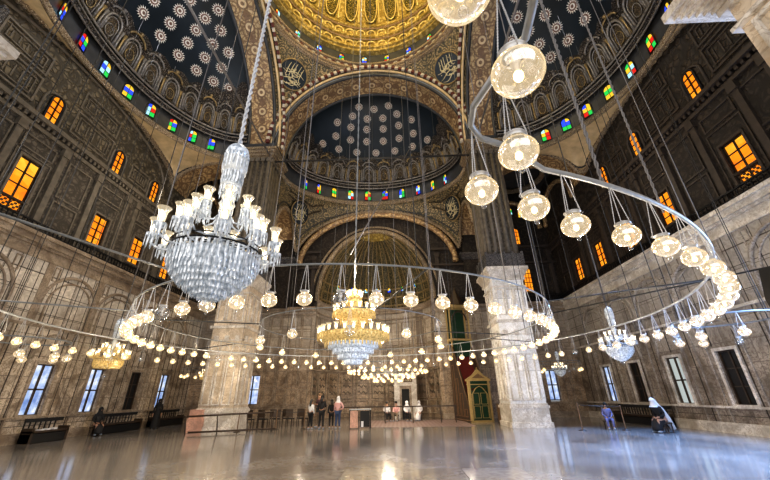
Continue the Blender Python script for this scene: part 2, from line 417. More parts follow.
def side_wall(name, mp, marm, upm, trimm, mould, tymp, day_kinds):
    WCOL = WCOL0 + ([12.5, 17.0, 20.15, 23.3, 26.3] if name == 'wall_left' else [12.05, 16.4, 19.65, 22.95, 26.05])
    ops_lo = [(c - .5, c + .5, 1.12, 3.36) for c in WCOL]
    lo = MB(); wall_grid(lo, mp, YB, WF, 0, ZM, ops_lo)
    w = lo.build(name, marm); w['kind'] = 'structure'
    ups = []
    for i, c in enumerate(WCOL):
        ups.append((c - .5, c + .5, 9.55, 12.2 if name == 'wall_left' else 11.6) if c < 13 else (c - .5, c + .5, 9.85, 11.6))
    up = MB(); wall_grid(up, mp, YB, WF, ZM, ZD, ups); up.build('upper_wall', upm, w)
    t = MB(); t.box(YB, WF, ZD, 22., -.5, 0, mp); t.build('tympanum', tymp, w)
    # marble cornice
    c = MB()
    for z0, z1, d in ((8.0, 8.12, .08), (8.12, 8.5, .04), (8.5, 8.62, .14), (8.62, 8.9, .24), (8.9, 9.08, .36)):
        c.box(YB, WF, z0, z1, 0, d, mp)
    for z0, z1, d in ((4.95, 5.07, .08), (1.0, 1.09, .1), (0, .35, .16), (.35, .42, .1)): c.box(YB, WF, z0, z1, 0, d, mp)
    c.build('cornice', mould, w)
    # gallery railing on the cornice
    r = MB(); r.box(YB, WF, 9.45, 9.52, .22, .30, mp); r.box(YB, WF, 9.12, 9.17, .22, .30, mp)
    u = YB
    while u < WF: r.box(u, u + .04, 9.1, 9.47, .24, .28, mp); u += .22
    r.build('gallery_railing', 'iron', w)
    # marble dressing: vertical panels, blind arches
    d = MB(); sr = MB()
    for i, c0 in enumerate(WCOL):
        sr.rectframe(c0 - .64, c0 + .64, 1.02, 3.5, 0, .08, .13, mp)
        nx = WCOL[i + 1] if i + 1 < len(WCOL) else WF
        for s_ in (-1, 1):
            d.box(c0 + s_ * .95 - .03, c0 + s_ * .95 + .03, .4, 4.95, 0, .05, mp)
        m = (c0 + nx) / 2
        if nx - c0 > 2.6: d.box(m - .03, m + .03, .4, 4.95, 0, .05, mp)
        # lower blind arch over window
        d.tube([mp(a, b, .02) for a, b in arch_pts(c0, .85, 3.55, 3.9, 12)], .06, 6)
        # tall blind arch above the string course
        R = min(1.55, (nx - c0) / 2 * .98) if i < len(WCOL) - 1 else 1.4
        d.tube([mp(a, b, .03) for a, b in arch_pts(c0, R, 5.07, 6.15, 16)], .085, 6)
        d.tube([mp(a, b, .03) for a, b in arch_pts(c0, R - .32, 5.07, 6.15, 16)], .05, 6)
        d.box(c0 - R - .3, c0 - R + .05, 5.07, 8.0, 0, .05, mp)
        d.rectframe(c0 - R + .12, c0 - R + .42, 7.2, 7.9, 0, .04, .05, mp); d.rectframe(c0 + R - .42, c0 + R - .12, 7.2, 7.9, 0, .04, .05, mp)
    d.build('blind_arcade', 'moulding_brown' if name == 'wall_left' else 'moulding_grey', w)
    sr.build('window_surrounds', mould, w)
    jn = MB(); u = YB
    while u < WF:
        if not any(c0 - .66 < u < c0 + .66 for c0 in WCOL): jn.box(u - .018, u + .018, .42, 4.95, 0, .022, mp)
        else: jn.box(u - .018, u + .018, 3.6, 4.95, 0, .022, mp)
        jn.box(u - .012, u + .012, 5.1, 8.0, 0, .015, mp)
        u += .52 if name == 'wall_left' else 1.3
    for z in (.7, 1.9, 2.8, 3.9, 5.6, 6.6, 7.4): jn.box(YB, WF, z - .012, z + .012, 0, .014, mp) if z > 4 or z < 1 else None
    jn.build('panel_joints', 'brown_trim_dark', w)
    # upper pilasters and panels
    p = MB()
    for i, c0 in enumerate(WCOL):
        b0, b1 = ups[i][2], ups[i][3]
        for s_ in (-1, 1):
            u = c0 + s_ * 1.15
            p.box(u - .14, u + .14, 9.2, 13.5, 0, .14, mp); p.box(u - .2, u + .2, 13.3, 13.7, 0, .22, mp); p.box(u - .19, u + .19, 9.2, 9.6, 0, .2, mp)
        p.rectframe(c0 - .62, c0 + .62, b0 - .12, b1 + .12, 0, .07, .1, mp)
        p.rectframe(c0 - .85, c0 + .85, 9.3, 12.45, 0, .05, .06, mp)
        p.rectframe(c0 - .8, c0 + .8, 12.6, 13.35, 0, .06, .07, mp)
        nx = WCOL[i + 1] if i + 1 < len(WCOL) else WF
        if nx - c0 > 3.6:
            m = (c0 + nx) / 2
            p.rectframe(m - .7, m + .7, 9.4, 11.0, 0, .06, .07, mp); p.rectframe(m - .7, m + .7, 11.2, 13.3, 0, .06, .07, mp)
    p.build('pilasters_and_panels', trimm, w)
    q = MB()
    q.box(YB, WF, ZD - .55, ZD - .35, 0, .12, mp); q.box(YB, WF, ZD - .12, ZD + .05, 0, .3, mp); q.box(YB, WF, ZD + .05, ZD + .18, 0, .2, mp)
    u = YB
    while u < WF: q.box(u, u + .14, ZD - .32, ZD - .12, 0, .2, mp); u += .28
    q.build('dentil_cornice', trimm, w)
    # tympanum relief
    k = MB()
    for a, b, z0, z1 in ((13.3, 15.9, 14.8, 16.3), (13.3, 15.9, 16.5, 17.7), (17.6, 19.3, 14.8, 16.0), (9.0, 11.3, 14.8, 16.3), (9.0, 11.3, 16.5, 17.7), (6.5, 8.3, 14.8, 16)):
        k.rectframe(a, b, z0, z1, 0, .08, .09, mp)
        k.rectframe(a + .25, b - .25, z0 + .25, z1 - .25, 0, .06, .05, mp)
        for j in range(5):
            x = a + .45 + j * (b - a - .9) / 4; k.box(x - .03, x + .03, z0 + .4, z1 - .4, 0, .05, mp)
    for c0 in (12.2, 16.6, 20.0, 8.0):
        k.tube([mp(a, b, .03) for a, b in arch_pts(c0, .55, 14.5, 15.6, 12)], .07, 6)
    k.tube([mp(CY - 7.2 * math.cos(PI * i / 40), 16.4 + 2.3 * math.sin(PI * i / 40), .03) for i in range(41)], .09, 6)
    k.build('tympanum_relief', trimm, w)
    for i, c0 in enumerate(WCOL):
        kd = day_kinds[i]
        if kd == 'dark': window(mp, c0 - .5, c0 + .5, 1.12, 3.36, 'speaker', 'dark_wood', 3, 2, w=-.15)
        else: window(mp, c0 - .5, c0 + .5, 1.12, 3.36, kd, 'dark_wood', 2, 2, w=-.14, bar=.07)
        if c0 < 13: window(mp, c0 - .5, c0 + .5, 9.55, ups[i][3], 'amber', 'iron', 4, 2, w=-.12, lattice=.55, bar=.045)
        else: window(mp, c0 - .5, c0 + .5, 9.85, 11.6, 'amber', 'iron', 4, 2, w=-.12, bar=.045)
    for c0 in (12.3, 16.6, 20.0, 8.0): window(mp, c0 - .32, c0 + .32, 14.5, 16.1, 'amber', 'iron', 4, 2, True, .03, bar=.04)
    return w
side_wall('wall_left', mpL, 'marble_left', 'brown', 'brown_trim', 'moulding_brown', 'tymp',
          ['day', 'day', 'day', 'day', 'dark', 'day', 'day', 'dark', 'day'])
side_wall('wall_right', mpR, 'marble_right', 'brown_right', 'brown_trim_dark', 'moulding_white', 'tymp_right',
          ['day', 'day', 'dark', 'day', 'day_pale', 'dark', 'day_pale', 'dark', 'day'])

# far wall with the apse opening
AP0, AP1 = -5.7, 4.9; APC = (AP0 + AP1) / 2; APR = (AP1 - AP0) / 2; AZ = 9.6; AH = 6.8
lo = MB()
fo = [(-11.3, -10.0, 1.2, 3.4), (13.4, 14.3, 1.1, 3.45)]
wall_grid(lo, mpF, WL - .5, AP0, 0, ZM, [fo[0]]); wall_grid(lo, mpF, AP1, WR + .5, 0, ZM, [fo[1]])
fw = lo.build('wall_far', 'marble_far'); fw['kind'] = 'structure'
up = MB()
up.box(WL - .5, AP0, ZM, 22, -.5, 0, mpF); up.box(AP1, WR + .5, ZM, 22, -.5, 0, mpF)
n = 32
for i in range(n):
    t0, t1 = PI * i / n, PI * (i + 1) / n
    a = (APC - APR * math.cos(t0), AZ + AH * math.sin(t0)); b = (APC - APR * math.cos(t1), AZ + AH * math.sin(t1))
    up.prism([a, b, (b[0], 22), (a[0], 22)], (-.5, 0), mpF)
up.build('upper_wall', 'brown_right', fw)
c = MB()
for u0, u1 in ((WL, AP0), (AP1, WR)):
    for z0, z1, d in ((8.3, 8.42, .08), (8.6, 8.74, .2), (8.74, 9.0, .34), (4.95, 5.07, .08), (1.0, 1.08, .08), (0, .4, .14)): c.box(u0, u1, z0, z1, 0, d, mpF)
c.build('cornice', 'moulding_brown', fw)
d = MB()
for u0, u1 in ((-9.6, -5.9), (5.1, 8.9), (-15.4, -12), (11.0, 13.1), (14.7, 15.9)):
    k = max(2, int((u1 - u0) / .75)); s_ = (u1 - u0) / k
    for i in range(k):
        for z0, z1 in ((.5, .95), (1.15, 2.3), (2.45, 4.8), (5.2, 6.9), (7.05, 8.2)): d.rectframe(u0 + i * s_ + .05, u0 + (i + 1) * s_ - .05, z0, z1, 0, .06, .06, mpF)
d.build('wall_panels', 'moulding_brown', fw)
r = MB(); 
for u0, u1 in ((WL, AP0 - .2), (AP1 + .2, WR)):
    r.box(u0, u1, 9.6, 9.68, .22, .3, mpF); u = u0
    while u < u1: r.box(u, u + .04, 9.0, 9.62, .24, .28, mpF); u += .2
r.build('gallery_railing', 'iron', fw)
for a, b in ((-11.3, -10.0), (13.4, 14.3)):
    window(mpF, a, b, 1.2, 3.4, 'day', 'dark_wood', 2, 2, w=-.3, bar=.07)
window(mpF, 13.1, 13.85, 9.95, 12.1, 'amber', 'iron', 5, 3, w=.03)
window(mpF, -11.9, -11.1, 9.95, 12.1, 'amber', 'iron', 5, 3, w=.03)
window(mpF, 12.75, 13.5, 14.6, 16.3, 'amber', 'iron', 4, 3, True, .03)
window(mpF, 10.55, 11.35, 9.1, 12.0, 'amber', 'iron', 6, 3, True, .03)
window(mpF, 6.3, 6.9, 7.4, 8.6, 'amber', 'iron', 3, 2, False, .03)
# upper far wall dressing
p = MB()
for u in (-15.2, -12.7, -9.9, -8.7, -6.2, 5.4, 8.3, 9.6, 12.2, 14.6, 15.8):
    p.box(u - .16, u + .16, 9.7, 13.6, 0, .16, mpF); p.box(u - .22, u + .22, 13.5, 13.9, 0, .24, mpF)
for u0, u1 in ((WL, AP0), (AP1, WR)): 
    p.box(u0, u1, 12.6, 12.78, 0, .3, mpF); p.box(u0, u1, ZD - .12, ZD + .1, 0, .28, mpF)
p.build('pilasters', 'brown_trim_dark', fw)

# ------------------------------------------------------------------ apse (mihrab recess)
AD = 4.4
ap = MB()
def apw(u, v):
    a = PI * u; return (APC - APR * math.cos(a), WF + AD * math.sin(a), AZ * v)
ap.grid(apw, 36, 4)
apw_o = ap.build('wall_apse', 'marble_far'); apw_o['kind'] = 'structure'
# panels round the apse
d = MB(); g = MB()
for i in range(11):
    a0, a1 = PI * (i + .12) / 11, PI * (i + .88) / 11
    def pt(a, z, ins=.06): return (APC - (APR - ins) * math.cos(a), WF + (AD - ins) * math.sin(a), z)
    for z0, z1 in ((.35, 1.3), (1.5, 3.6), (3.9, 5.8), (6.1, 8.2)):
        path = [pt(a0, z0), pt((a0 + a1) / 2, z0), pt(a1, z0), pt(a1, z1), pt((a0 + a1) / 2, z1), pt(a0, z1)]
        d.tube(path, .06, 5, closed=True)
        if z0 == 1.5:
            for q in range(3):
                g.tube([pt(a0 + (a1 - a0) * (k / 8 * .7 + .15), z0 + .5 + q * .55 + .12 * math.sin(k * PI / 2)) for k in range(9)], .04, 4)
d.build('wall_panels', 'moulding_brown', apw_o); g.build('wavy_inlay', 'brown_trim', apw_o)
c = MB()
for z, rr in ((9.3, .16), (9.55, .2), (8.6, .1), (3.75, .07), (5.95, .07)):
    c.tube([(APC - (APR - .1) * math.cos(PI * i / 36), WF + (AD - .1) * math.sin(PI * i / 36), z) for i in range(37)], rr, 6)
c.build('cornice', 'moulding_brown', apw_o)
sh = MB()
def apd(u, v):
    a = PI * u; th = PI / 2 * v; k = math.cos(th)
    rib = 1 - .035 * abs(math.sin(a * 12)) * k
    return (APC - APR * math.cos(a) * k * rib, WF + AD * math.sin(a) * k * rib, AZ + AH * math.sin(th) * rib)
sh.grid(apd, 96, 18)
apc = sh.build('ceiling_apse', 'apse_rib'); apc['kind'] = 'structure'
rb = MB()
for i in range(25):
    a = i / 24
    rb.tube([Vector(apd(a, v / 14 * .93)) * 1 + Vector((0, -.03, -.03)) for v in range(15)], .05, 4)
for v in (.04, .12, .2):
    rb.tube([Vector(apd(i / 48, v)) + Vector((0, -.06, -.04)) for i in range(49)], .09, 5)
rb.build('ribs', 'gilt_frame', apc)
gp = MB()
gp.grid(lambda u, v: Vector(apd(.12 + .76 * u, .80 + .16 * v)) + Vector((0, -.08, -.12)), 24, 4)
gp.build('gilt_crown', 'gilt', apc)
fs = MB()
fs.tube([(APC - APR * math.cos(PI * i / 40), WF - .05, AZ + AH * math.sin(PI * i / 40)) for i in range(41)], .22, 6)
fs.tube([(APC - (APR + .55) * math.cos(PI * i / 40), WF - .05, AZ + (AH + .45) * math.sin(PI * i / 40)) for i in range(41)], .1, 6)
fs.build('arch_moulding', 'bead', apc)
def stained(name, frame, w, h, parent, seed, dome_mat='iron'):
    """frame: function (x,y,z)->world, x across, y up, z inward"""
    rnd = random.Random(seed); g = MB(); f = MB()
    cs = [rnd.choice(range(5)) for _ in range(6)]
    ys = [0, h * .34, h * .66]
    for r_ in range(2):
        for c_ in range(2):
            x0 = -w / 2 if c_ == 0 else 0.01; g.box(x0, x0 + w / 2 - .01, ys[r_] + .02, ys[r_ + 1], 0, .03, frame, cs[r_ * 2 + c_])
    n = 8
    arc = [(-w / 2 * math.cos(PI * i / n), ys[2] + .02 + w / 2 * math.sin(PI * i / n)) for i in range(n + 1)]
    g.prism(arc[:5] , (0, .03), frame, cs[4]); g.prism(arc[4:] + [(0, ys[2] + .02)], (0, .03), frame, 3)
    g.prism([arc[0], arc[4], (0, ys[2] + .02)], (0, .03), frame, cs[4])
    f.tube([frame(a, b, .04) for a, b in [(-w / 2, 0)] + arc + [(w / 2, 0)]], .045, 5, closed=True)
    f.box(-.015, .015, 0, h, .02, .05, frame); f.box(-w / 2, w / 2, ys[1] - .01, ys[1] + .02, .02, .05, frame)
    o = g.build(name, ST, parent); f.build('window_frame', dome_mat, o)
    return o
for i, a in enumerate((.2, .32, .42, .5, .58, .68, .8)):
    P = Vector(apd(a, .16)); nrm = (Vector((APC, WF, AZ)) - P); nrm.z = 0; nrm.normalize(); t_ = Vector((0, 0, 1)).cross(nrm)
    stained('stained_window', lambda x, y, z, P=P, n=nrm, t=t_: tuple(P + n * (.25 + z) + t * x + Vector((0, 0, y))), .34, .5, apc, 300 + i)

# ------------------------------------------------------------------ piers
def pier(x0, x1, y0, y1, label, near=False, mat='marble_pier', mould='moulding_white'):
    cx, cy = (x0 + x1) / 2, (y0 + y1) / 2
    e = empty('marble_pier', (cx, cy, 0))
    tag(e, label, 'pier')
    hx, hy = (x1 - x0) / 2, (y1 - y0) / 2
    def ring(mb, z0, z1, d): mb.box(-hx - d, hx + d, -hy - d, hy + d, z0, z1)
    b = MB(); ring(b, 0, .25, .14); ring(b, .25, .95, .06); ring(b, .95, 1.1, .12); ring(b, 1.1, 1.2, .05)
    b.build('plinth', mould, e)
    if cx < 0 and not near:
        b = MB(); b.box(-hx - .35, -hx + .55, -hy - .3, -hy + .6, 0, .7); b.box(-hx - .28, -hx + .48, -hy - .24, -hy + .5, .7, 1.15); b.build('corner_block', 'pink', e)
    s_ = MB(); ring(s_, 1.2, 8.65, 0)
    s_.build('shaft', mat, e)
    c = MB()
    ring(c, 8.0, 8.1, .1); ring(c, 8.5, 8.65, .12)
    fl_ = 1. if near else .6
    for i in range(6): ring(c, 8.65 + i * .08, 8.73 + i * .08, (.16 + .07 * i) * fl_)
    ring(c, 9.13, 9.35, .62 * fl_)
    c.build('capital', 'moulding_white' if not near else mould, e)
    # raised mouldings on the four faces
    m = MB(); faces = [(lambda u, v, w: (u, -hy - w, v), hx), (lambda u, v, w: (-hx - w, u, v), hy), (lambda u, v, w: (hx + w, u, v), hy), (lambda u, v, w: (u, hy + w, v), hx)]
    for mp, h in faces:
        for z0, z1 in ((1.35, 3.9), (6.2, 7.9)):
            for k in range(3):
                a = -h + .12 + k * (2 * h - .24) / 3; bb = a + (2 * h - .24) / 3 - .08
                m.rectframe(a, bb + 0.0, z0, z1, 0, .08, .075, mp)
        m.box(-h - .06, h + .06, 4.15, 4.3, -.05, .1, mp); m.box(-h - .12, h + .12, 5.75, 5.92, -.05, .16, mp)
        m.box(-h - .06, h + .06, 5.0, 5.06, -.05, .06, mp)
        for k in range(3):
            a = -h + .35 + k * (2 * h - .7) / 2
            m.box(a - .12, a + .12, 4.95, 5.3, 0, .12, mp)
            m.tube([mp(a + .25 * math.cos(PI * j / 8), 4.4 + .3 * math.sin(PI * j / 8), .02) for j in range(9)], .035, 5)
    m.build('panel_moulding', mould, e)
    pr = MB(); 
    for mp, h in faces:
        D = .24
        pr.box(-h - D, h + D, 9.35, 9.43, D - .07, D, mp); pr.box(-h - D, h + D, 10.2, 10.3, D - .09, D + .02, mp); pr.box(-h - D, h + D, 9.43, 10.2, D - .06, D - .02, mp)
        for k in range(5):
            a = -h - D + .06 + k * (2 * h + 2 * D - .12) / 4; pr.box(a - .06, a + .06, 9.35, 10.42, D - .08, D + .04, mp)
    pr.build('parapet', 'grey_grille', e)
    us = MB(); us.box(-hx, hx, -hy, hy, 9.3, ZS)
    u = us.build('upper_shaft', 'brown', e)
    fl = MB()
    for mp, h in faces:
        for k in range(5):
            a = -h + .15 + k * (2 * h - .3) / 4
            fl.tube([mp(a, 10.4, .02), mp(a, 13.6, .02), mp(a, 18.9, .02)], .13, 8)
            fl.box(a - .17, a + .17, 18.8, 19.1, 0, .18, mp)
    fl.build('engaged_columns', 'brown_trim', u)
    im = MB()
    for z0, z1, d in ((19.15, 19.3, .12), (19.3, 19.55, .24), (19.55, 19.8, .36), (19.8, 20.0, .46)):
        im.box(-hx - d, hx + d, -hy - d, hy + d, z0, z1)
    im.build('impost_moulding', 'bead', e)
    bk = MB(); bk.box(-hx - .35, hx + .35, -hy - .35, hy + .35, 20.0, 20.4); bk.build('impost_block', 'drum', e)
    return e
pier(PL0, PL1, PY0, PY1, 'massive cream marble pier left of the golden chandelier with a pink base')
pier(PR0, PR1, PY0, PY1, 'massive white marble pier right of the golden chandelier beside the green minbar', mat='marble_white')
pier(PL0, -8.02, NY0, 4.55, 'near marble pier whose capital just enters the frame at far left', near=True, mat='marble_white')
pier(8.2, 10.4, NY0, NY1, 'near pale marble pier whose stepped capital fills the top right corner', near=True, mat='marble_pier')

# ------------------------------------------------------------------ great arches around the dome square
def arc(c, r, axis, fixed, z0, n=48, t0=0., t1=PI, sc=1.):
    out = []
    for i in range(n + 1):
        t = t0 + (t1 - t0) * i / n; a = c - r * math.cos(t); z = z0 + r * sc * math.sin(t)
        out.append((a, fixed, z) if axis == 'x' else (fixed, a, z))
    return out
RS2 = 2 * 8.05 ** 2
def great_arch(name, axis, c, r, f0, f1, inside, label):
    """barrel strip between planes f0 (dome side) and f1"""
    A, B = arc(c, r, axis, f0, ZS - .05), arc(c, r, axis, f1, ZS - .05)
    g = MB(); n = len(A)
    g.add(A + B, [(i, i + 1, n + i + 1, n + i) for i in range(n - 1)], 0, True)
    o = g.build('ceiling_' + name, 'gold_band'); o['kind'] = 'structure'
    # mouldings along both edges of the soffit
    q = MB()
    for f in (f0, f1): q.tube(arc(c, r - .02, axis, f, ZS - .05, 64), .14, 6)
    q.build('edge_moulding', 'drum', o)
    q = MB(); d = inside
    q.tube(arc(c, r + .25, axis, f0 + d * (8.15 - math.sqrt(RS2 - (r + .25) ** 2) + .05), ZS - .05, 64), .11, 6); q.build('face_moulding', 'gold_plain', o)
    q = MB(); N = 84
    for i in range(N):
        t = PI * (i + .5) / N; cen = Vector(arc(c, r + .48, axis, f0 + d * (8.15 - math.sqrt(RS2 - (r + .48) ** 2) + .08), ZS - .05, 1, t, t)[0])
        rv = Vector((-math.cos(t), 0, math.sin(t))) if axis == 'x' else Vector((0, -math.cos(t), math.sin(t)))
        tv = Vector((math.sin(t), 0, math.cos(t))) if axis == 'x' else Vector((0, math.sin(t), math.cos(t)))
        wv = Vector((0, 1, 0)) if axis == 'x' else Vector((1, 0, 0))
        q.box(-.155, .155, -.13, .13, -.09, .09, lambda x, y, z: tuple(cen + tv * x * .85 + rv * y + wv * z), i % 2)
    q.build('red_and_white_blocks', ['red_block', 'white_block'], o)
    # painted roundels along the soffit
    q = MB()
    for i in range(1, 16):
        t = PI * i / 16; cen = Vector(arc(c, r - .03, axis, (f0 + f1) / 2, ZS - .05, 1, t, t)[0])
        rv = Vector((-math.cos(t), 0, math.sin(t))) if axis == 'x' else Vector((0, -math.cos(t), math.sin(t)))
        tv = Vector((math.sin(t), 0, math.cos(t))) if axis == 'x' else Vector((0, math.sin(t), math.cos(t)))
        wv = Vector((0, 1, 0)) if axis == 'x' else Vector((1, 0, 0))
        for rr, mi in ((.42, 0), (.30, 1), (.14, 0)):
            off = {.42: .02, .30: .04, .14: .06}[rr]
            vs = [cen - rv * off + tv * rr * math.cos(k * PI / 8) + wv * rr * math.sin(k * PI / 8) for k in range(16)]
            q.add(vs, [tuple(range(16))], mi)
        for s_ in (-.85, -.6, .6, .85):
            w_ = .16
            q.add([cen - rv * .03 + tv * (s_ - w_), cen - rv * .03 + wv * .3 + tv * s_, cen - rv * .03 + tv * (s_ + w_), cen - rv * .03 - wv * .3 + tv * s_], [(0, 1, 2, 3)], 0)
    q.build('soffit_roundels', ['brown_wood', 'gold_plain'], o)
    return o
great_arch('front_arch', 'x', AX, 7.85, PY0, PY1, -1, '')
great_arch('left_arch', 'y', CY, 8.0, PL1, PL0, 1, '')
great_arch('right_arch', 'y', CY, 8.0, PR0, PR1, -1, '')

# tie rods at springing level
for nm, a, b, lab in (('x', (PL1, 21.9, 19.1), (PR0, 21.9, 19.1), 'long horizontal iron tie rod between the two far piers'),
                      ('l', (PL1 - .1, NY1, 19.3), (PL1 - .1, PY0, 19.3), 'iron tie rod crossing the left semi-dome'),
                      ('r', (PR0 + .1, NY1, 19.3), (PR0 + .1, PY0, 19.3), 'iron tie rod crossing the right semi-dome')):
    tag(MB().tube([a, b], .07, 8).build('tie_rod', 'cable_dark' if nm == 'x' else 'cable'), lab, 'tie rod')

# ------------------------------------------------------------------ main pendentives, ring, drum, dome
pe = MB()
RS = math.hypot(8.05, 8.05); zt = 28.45
for q in range(4):
    if q in (2, 3): pass
    def fn(u, v, q=q):
        z = ZS + (zt - ZS) * u; r = math.sqrt(max(RS * RS - (z - ZS) ** 2, 0)); c = min(1, 8.05 / r)
        dl = PI / 4 - math.acos(c); a = PI / 4 + dl * (2 * v - 1) + q * PI / 2
        return (AX + r * math.cos(a) * .995, CY + r * math.sin(a) * 1.01, z)
    pe.grid(fn, 20, 16)
cm = pe.build('ceiling', 'gold_pend'); cm['kind'] = 'structure'
rg = MB()
prof = [(8.15, 28.3), (7.95, 28.4), (7.95, 28.55), (7.8, 28.6), (7.8, 28.8), (7.98, 28.85), (7.98, 29.05), (7.75, 29.1), (7.75, 29.3), (8.1, 29.35)]
rg.lathe(prof, (AX, CY, 0), 72, smooth=False); rg.build('ring_cornice', 'bead', cm)
q = MB(); N = 132
for i in range(N):
    a = 2 * PI * i / N
    q.box(-.14, .14, -.06, .06, -.1, .1, lambda x, y, z: (AX + (7.93 + y) * math.cos(a) - x * math.sin(a), CY + (7.93 + y) * math.sin(a) + x * math.cos(a), 28.95 + z), i % 2)
q.build('red_and_white_blocks', ['red_block', 'white_block'], cm)
dr = MB(); dr.lathe([(8.1, 29.3), (8.1, 30.75)], (AX, CY, 0), 72); dr.build('drum', 'drum', cm)
for i in range(24):
    a = 2 * PI * (i + .3) / 24
    if math.sin(a) < -.35: continue
    P = Vector((AX + 8.05 * math.cos(a), CY + 8.05 * math.sin(a), 29.55)); nn = Vector((-math.cos(a), -math.sin(a), 0)); tt = Vector((-math.sin(a), math.cos(a), 0))
    stained('stained_window', lambda x, y, z: tuple(P + nn * z + tt * x + Vector((0, 0, y))), .5, .85, cm, 20 + i)
gl = MB()
gl.lathe([(8.1, 30.7), (7.7, 30.8), (7.7, 31.0), (7.5, 31.05), (7.5, 31.3), (7.95, 31.4), (7.95, 32.5), (7.55, 32.6), (7.55, 32.85), (7.9, 32.95), (7.85, 33.9), (7.5, 34.0), (7.5, 34.2), (7.75, 34.3)], (AX, CY, 0), 72, smooth=False)
gl.build('gilt_gallery', 'gilt', cm)
ar = MB()
for i in range(48):
    a0 = 2 * PI * i / 48
    if math.sin(a0) < -.5: continue
    for rr, z0, h, ww in ((7.8, 31.4, .95, .40), (7.75, 32.95, .9, .40)):
        ar.tube([(AX + rr * math.cos(a0 + ww / rr * (-math.cos(PI * k / 8))), CY + rr * math.sin(a0 + ww / rr * (-math.cos(PI * k / 8))), z0 + (0 if k in (0, 8) else .35 + (h - .45) * math.sin(PI * k / 8))) for k in range(9)], .07, 5)
for z, rr in ((31.3, 7.62), (32.55, 7.78), (33.95, 7.66)):
    b_ = MB(); b_.lathe([(rr, z - .1), (rr - .06, z), (rr, z + .1)], (AX, CY, 0), 72); b_.build('dark_band', 'brown_wood', cm)
ar.build('gilt_arcade', 'gilt_bright', cm)
dm = MB(); dm.lathe([(7.75 * math.cos(t * PI / 2 / 20), 34.2 + 7.6 * math.sin(t * PI / 2 / 20)) for t in range(21)], (AX, CY, 0), 96)
dm.build('dome_shell', 'gilt', cm)
pn = MB(); rbm = MB()
for i in range(24):
    a0 = 2 * PI * i / 24
    if math.sin(a0) < -.5: continue
    def dp(u, v, ins=.1):
        t = (4 + v * 34) * PI / 180; a = a0 + u; r = (7.75 - ins) * math.cos(t)
        return (AX + r * math.cos(a), CY + r * math.sin(a), 34.2 + (7.6 - ins) * math.sin(t))
    pn.grid(lambda u, v: dp((u - .5) * .17 * (1 - .3 * abs(2 * v - 1) ** 3), v), 6, 10)
    rbm.tube([dp((-.105), v / 10, .12) for v in range(11)], .08, 5)
    rbm.tube([dp(.085 * math.cos(k * PI / 10), .5 + .5 * math.sin(k * PI / 10), .16) for k in range(20)], .06, 5, closed=True)
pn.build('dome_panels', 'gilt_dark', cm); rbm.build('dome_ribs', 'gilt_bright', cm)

# calligraphy medallions
def medallion(P, nrm, r, seed, parent, label=None):
    rnd = random.Random(seed); nrm = Vector(nrm).normalized(); t = Vector((0, 0, 1)).cross(nrm).normalized(); u = nrm.cross(t)
    fr = lambda x, y, z: tuple(Vector(P) + t * x + u * y + nrm * z)
    g = MB(); g.prism([(r * math.cos(2 * PI * k / 32), r * math.sin(2 * PI * k / 32)) for k in range(32)], (0, .08), fr)
    o = g.build('calligraphy_medallion', 'medal', parent)
    b = MB(); b.tube([fr(r * 1.02 * math.cos(2 * PI * k / 36), r * 1.02 * math.sin(2 * PI * k / 36), .08) for k in range(36)], r * .055, 6, closed=True)
    b.build('medallion_rim', 'gilt_frame', o)
    s_ = MB()
    # tall upright strokes, sweeping bowls and dots of a thuluth roundel
    def stroke(pts, w): s_.tube([fr(x * r, y * r, .11) for x, y in pts], [w * r * (.4 + .6 * math.sin(PI * (k + .5) / len(pts))) for k in range(len(pts))], 5)
    for k in range(5):
        x = -.48 + k * .23 + rnd.uniform(-.04, .04); h = .8 * math.sqrt(max(.05, 1 - x * x)); b0 = rnd.uniform(-.25, .2)
        stroke([(x + .10, h), (x + .04, h * .6), (x - .02, b0), (x + .07, b0 - .14), (x + .2, b0 - .12)], .03)
    for k in range(7):
        cx_, cy_, rr = rnd.uniform(-.45, .45), rnd.uniform(-.6, .45), rnd.uniform(.16, .34); a0 = rnd.uniform(2.4, 4.0)
        stroke([(cx_ + rr * math.cos(a0 + PI * 1.1 * j / 9), cy_ + .7 * rr * math.sin(a0 + PI * 1.1 * j / 9)) for j in range(10)], .035)
    for yy, sg in ((-.35, 1), (.12, -1), (-.62, 1)):
        ww = math.sqrt(1 - yy * yy) * .8
        stroke([(-ww + 2 * ww * j / 12, yy + sg * .13 * math.sin(j * PI / 6 + yy * 5)) for j in range(13)], .035)
    for k in range(12):
        x, y = rnd.uniform(-.6, .6), rnd.uniform(-.6, .6); s_.ball(fr(x * r, y * r, .1), .04 * r, 6, 4)
    s_.build('gold_script', 'script', o)
    return o
for sx in (-1, 1):
    a = PI / 4 if sx > 0 else 3 * PI / 4
    z = 26.75; r = math.sqrt(RS * RS - (z - ZS) ** 2) - .12
    P = (AX + r * math.cos(a), CY + r * math.sin(a) * 1.01, z)
    nv = Vector((AX, CY, ZS)) - Vector(P)
    medallion(P, nv, 1.22, 5 + sx, cm)

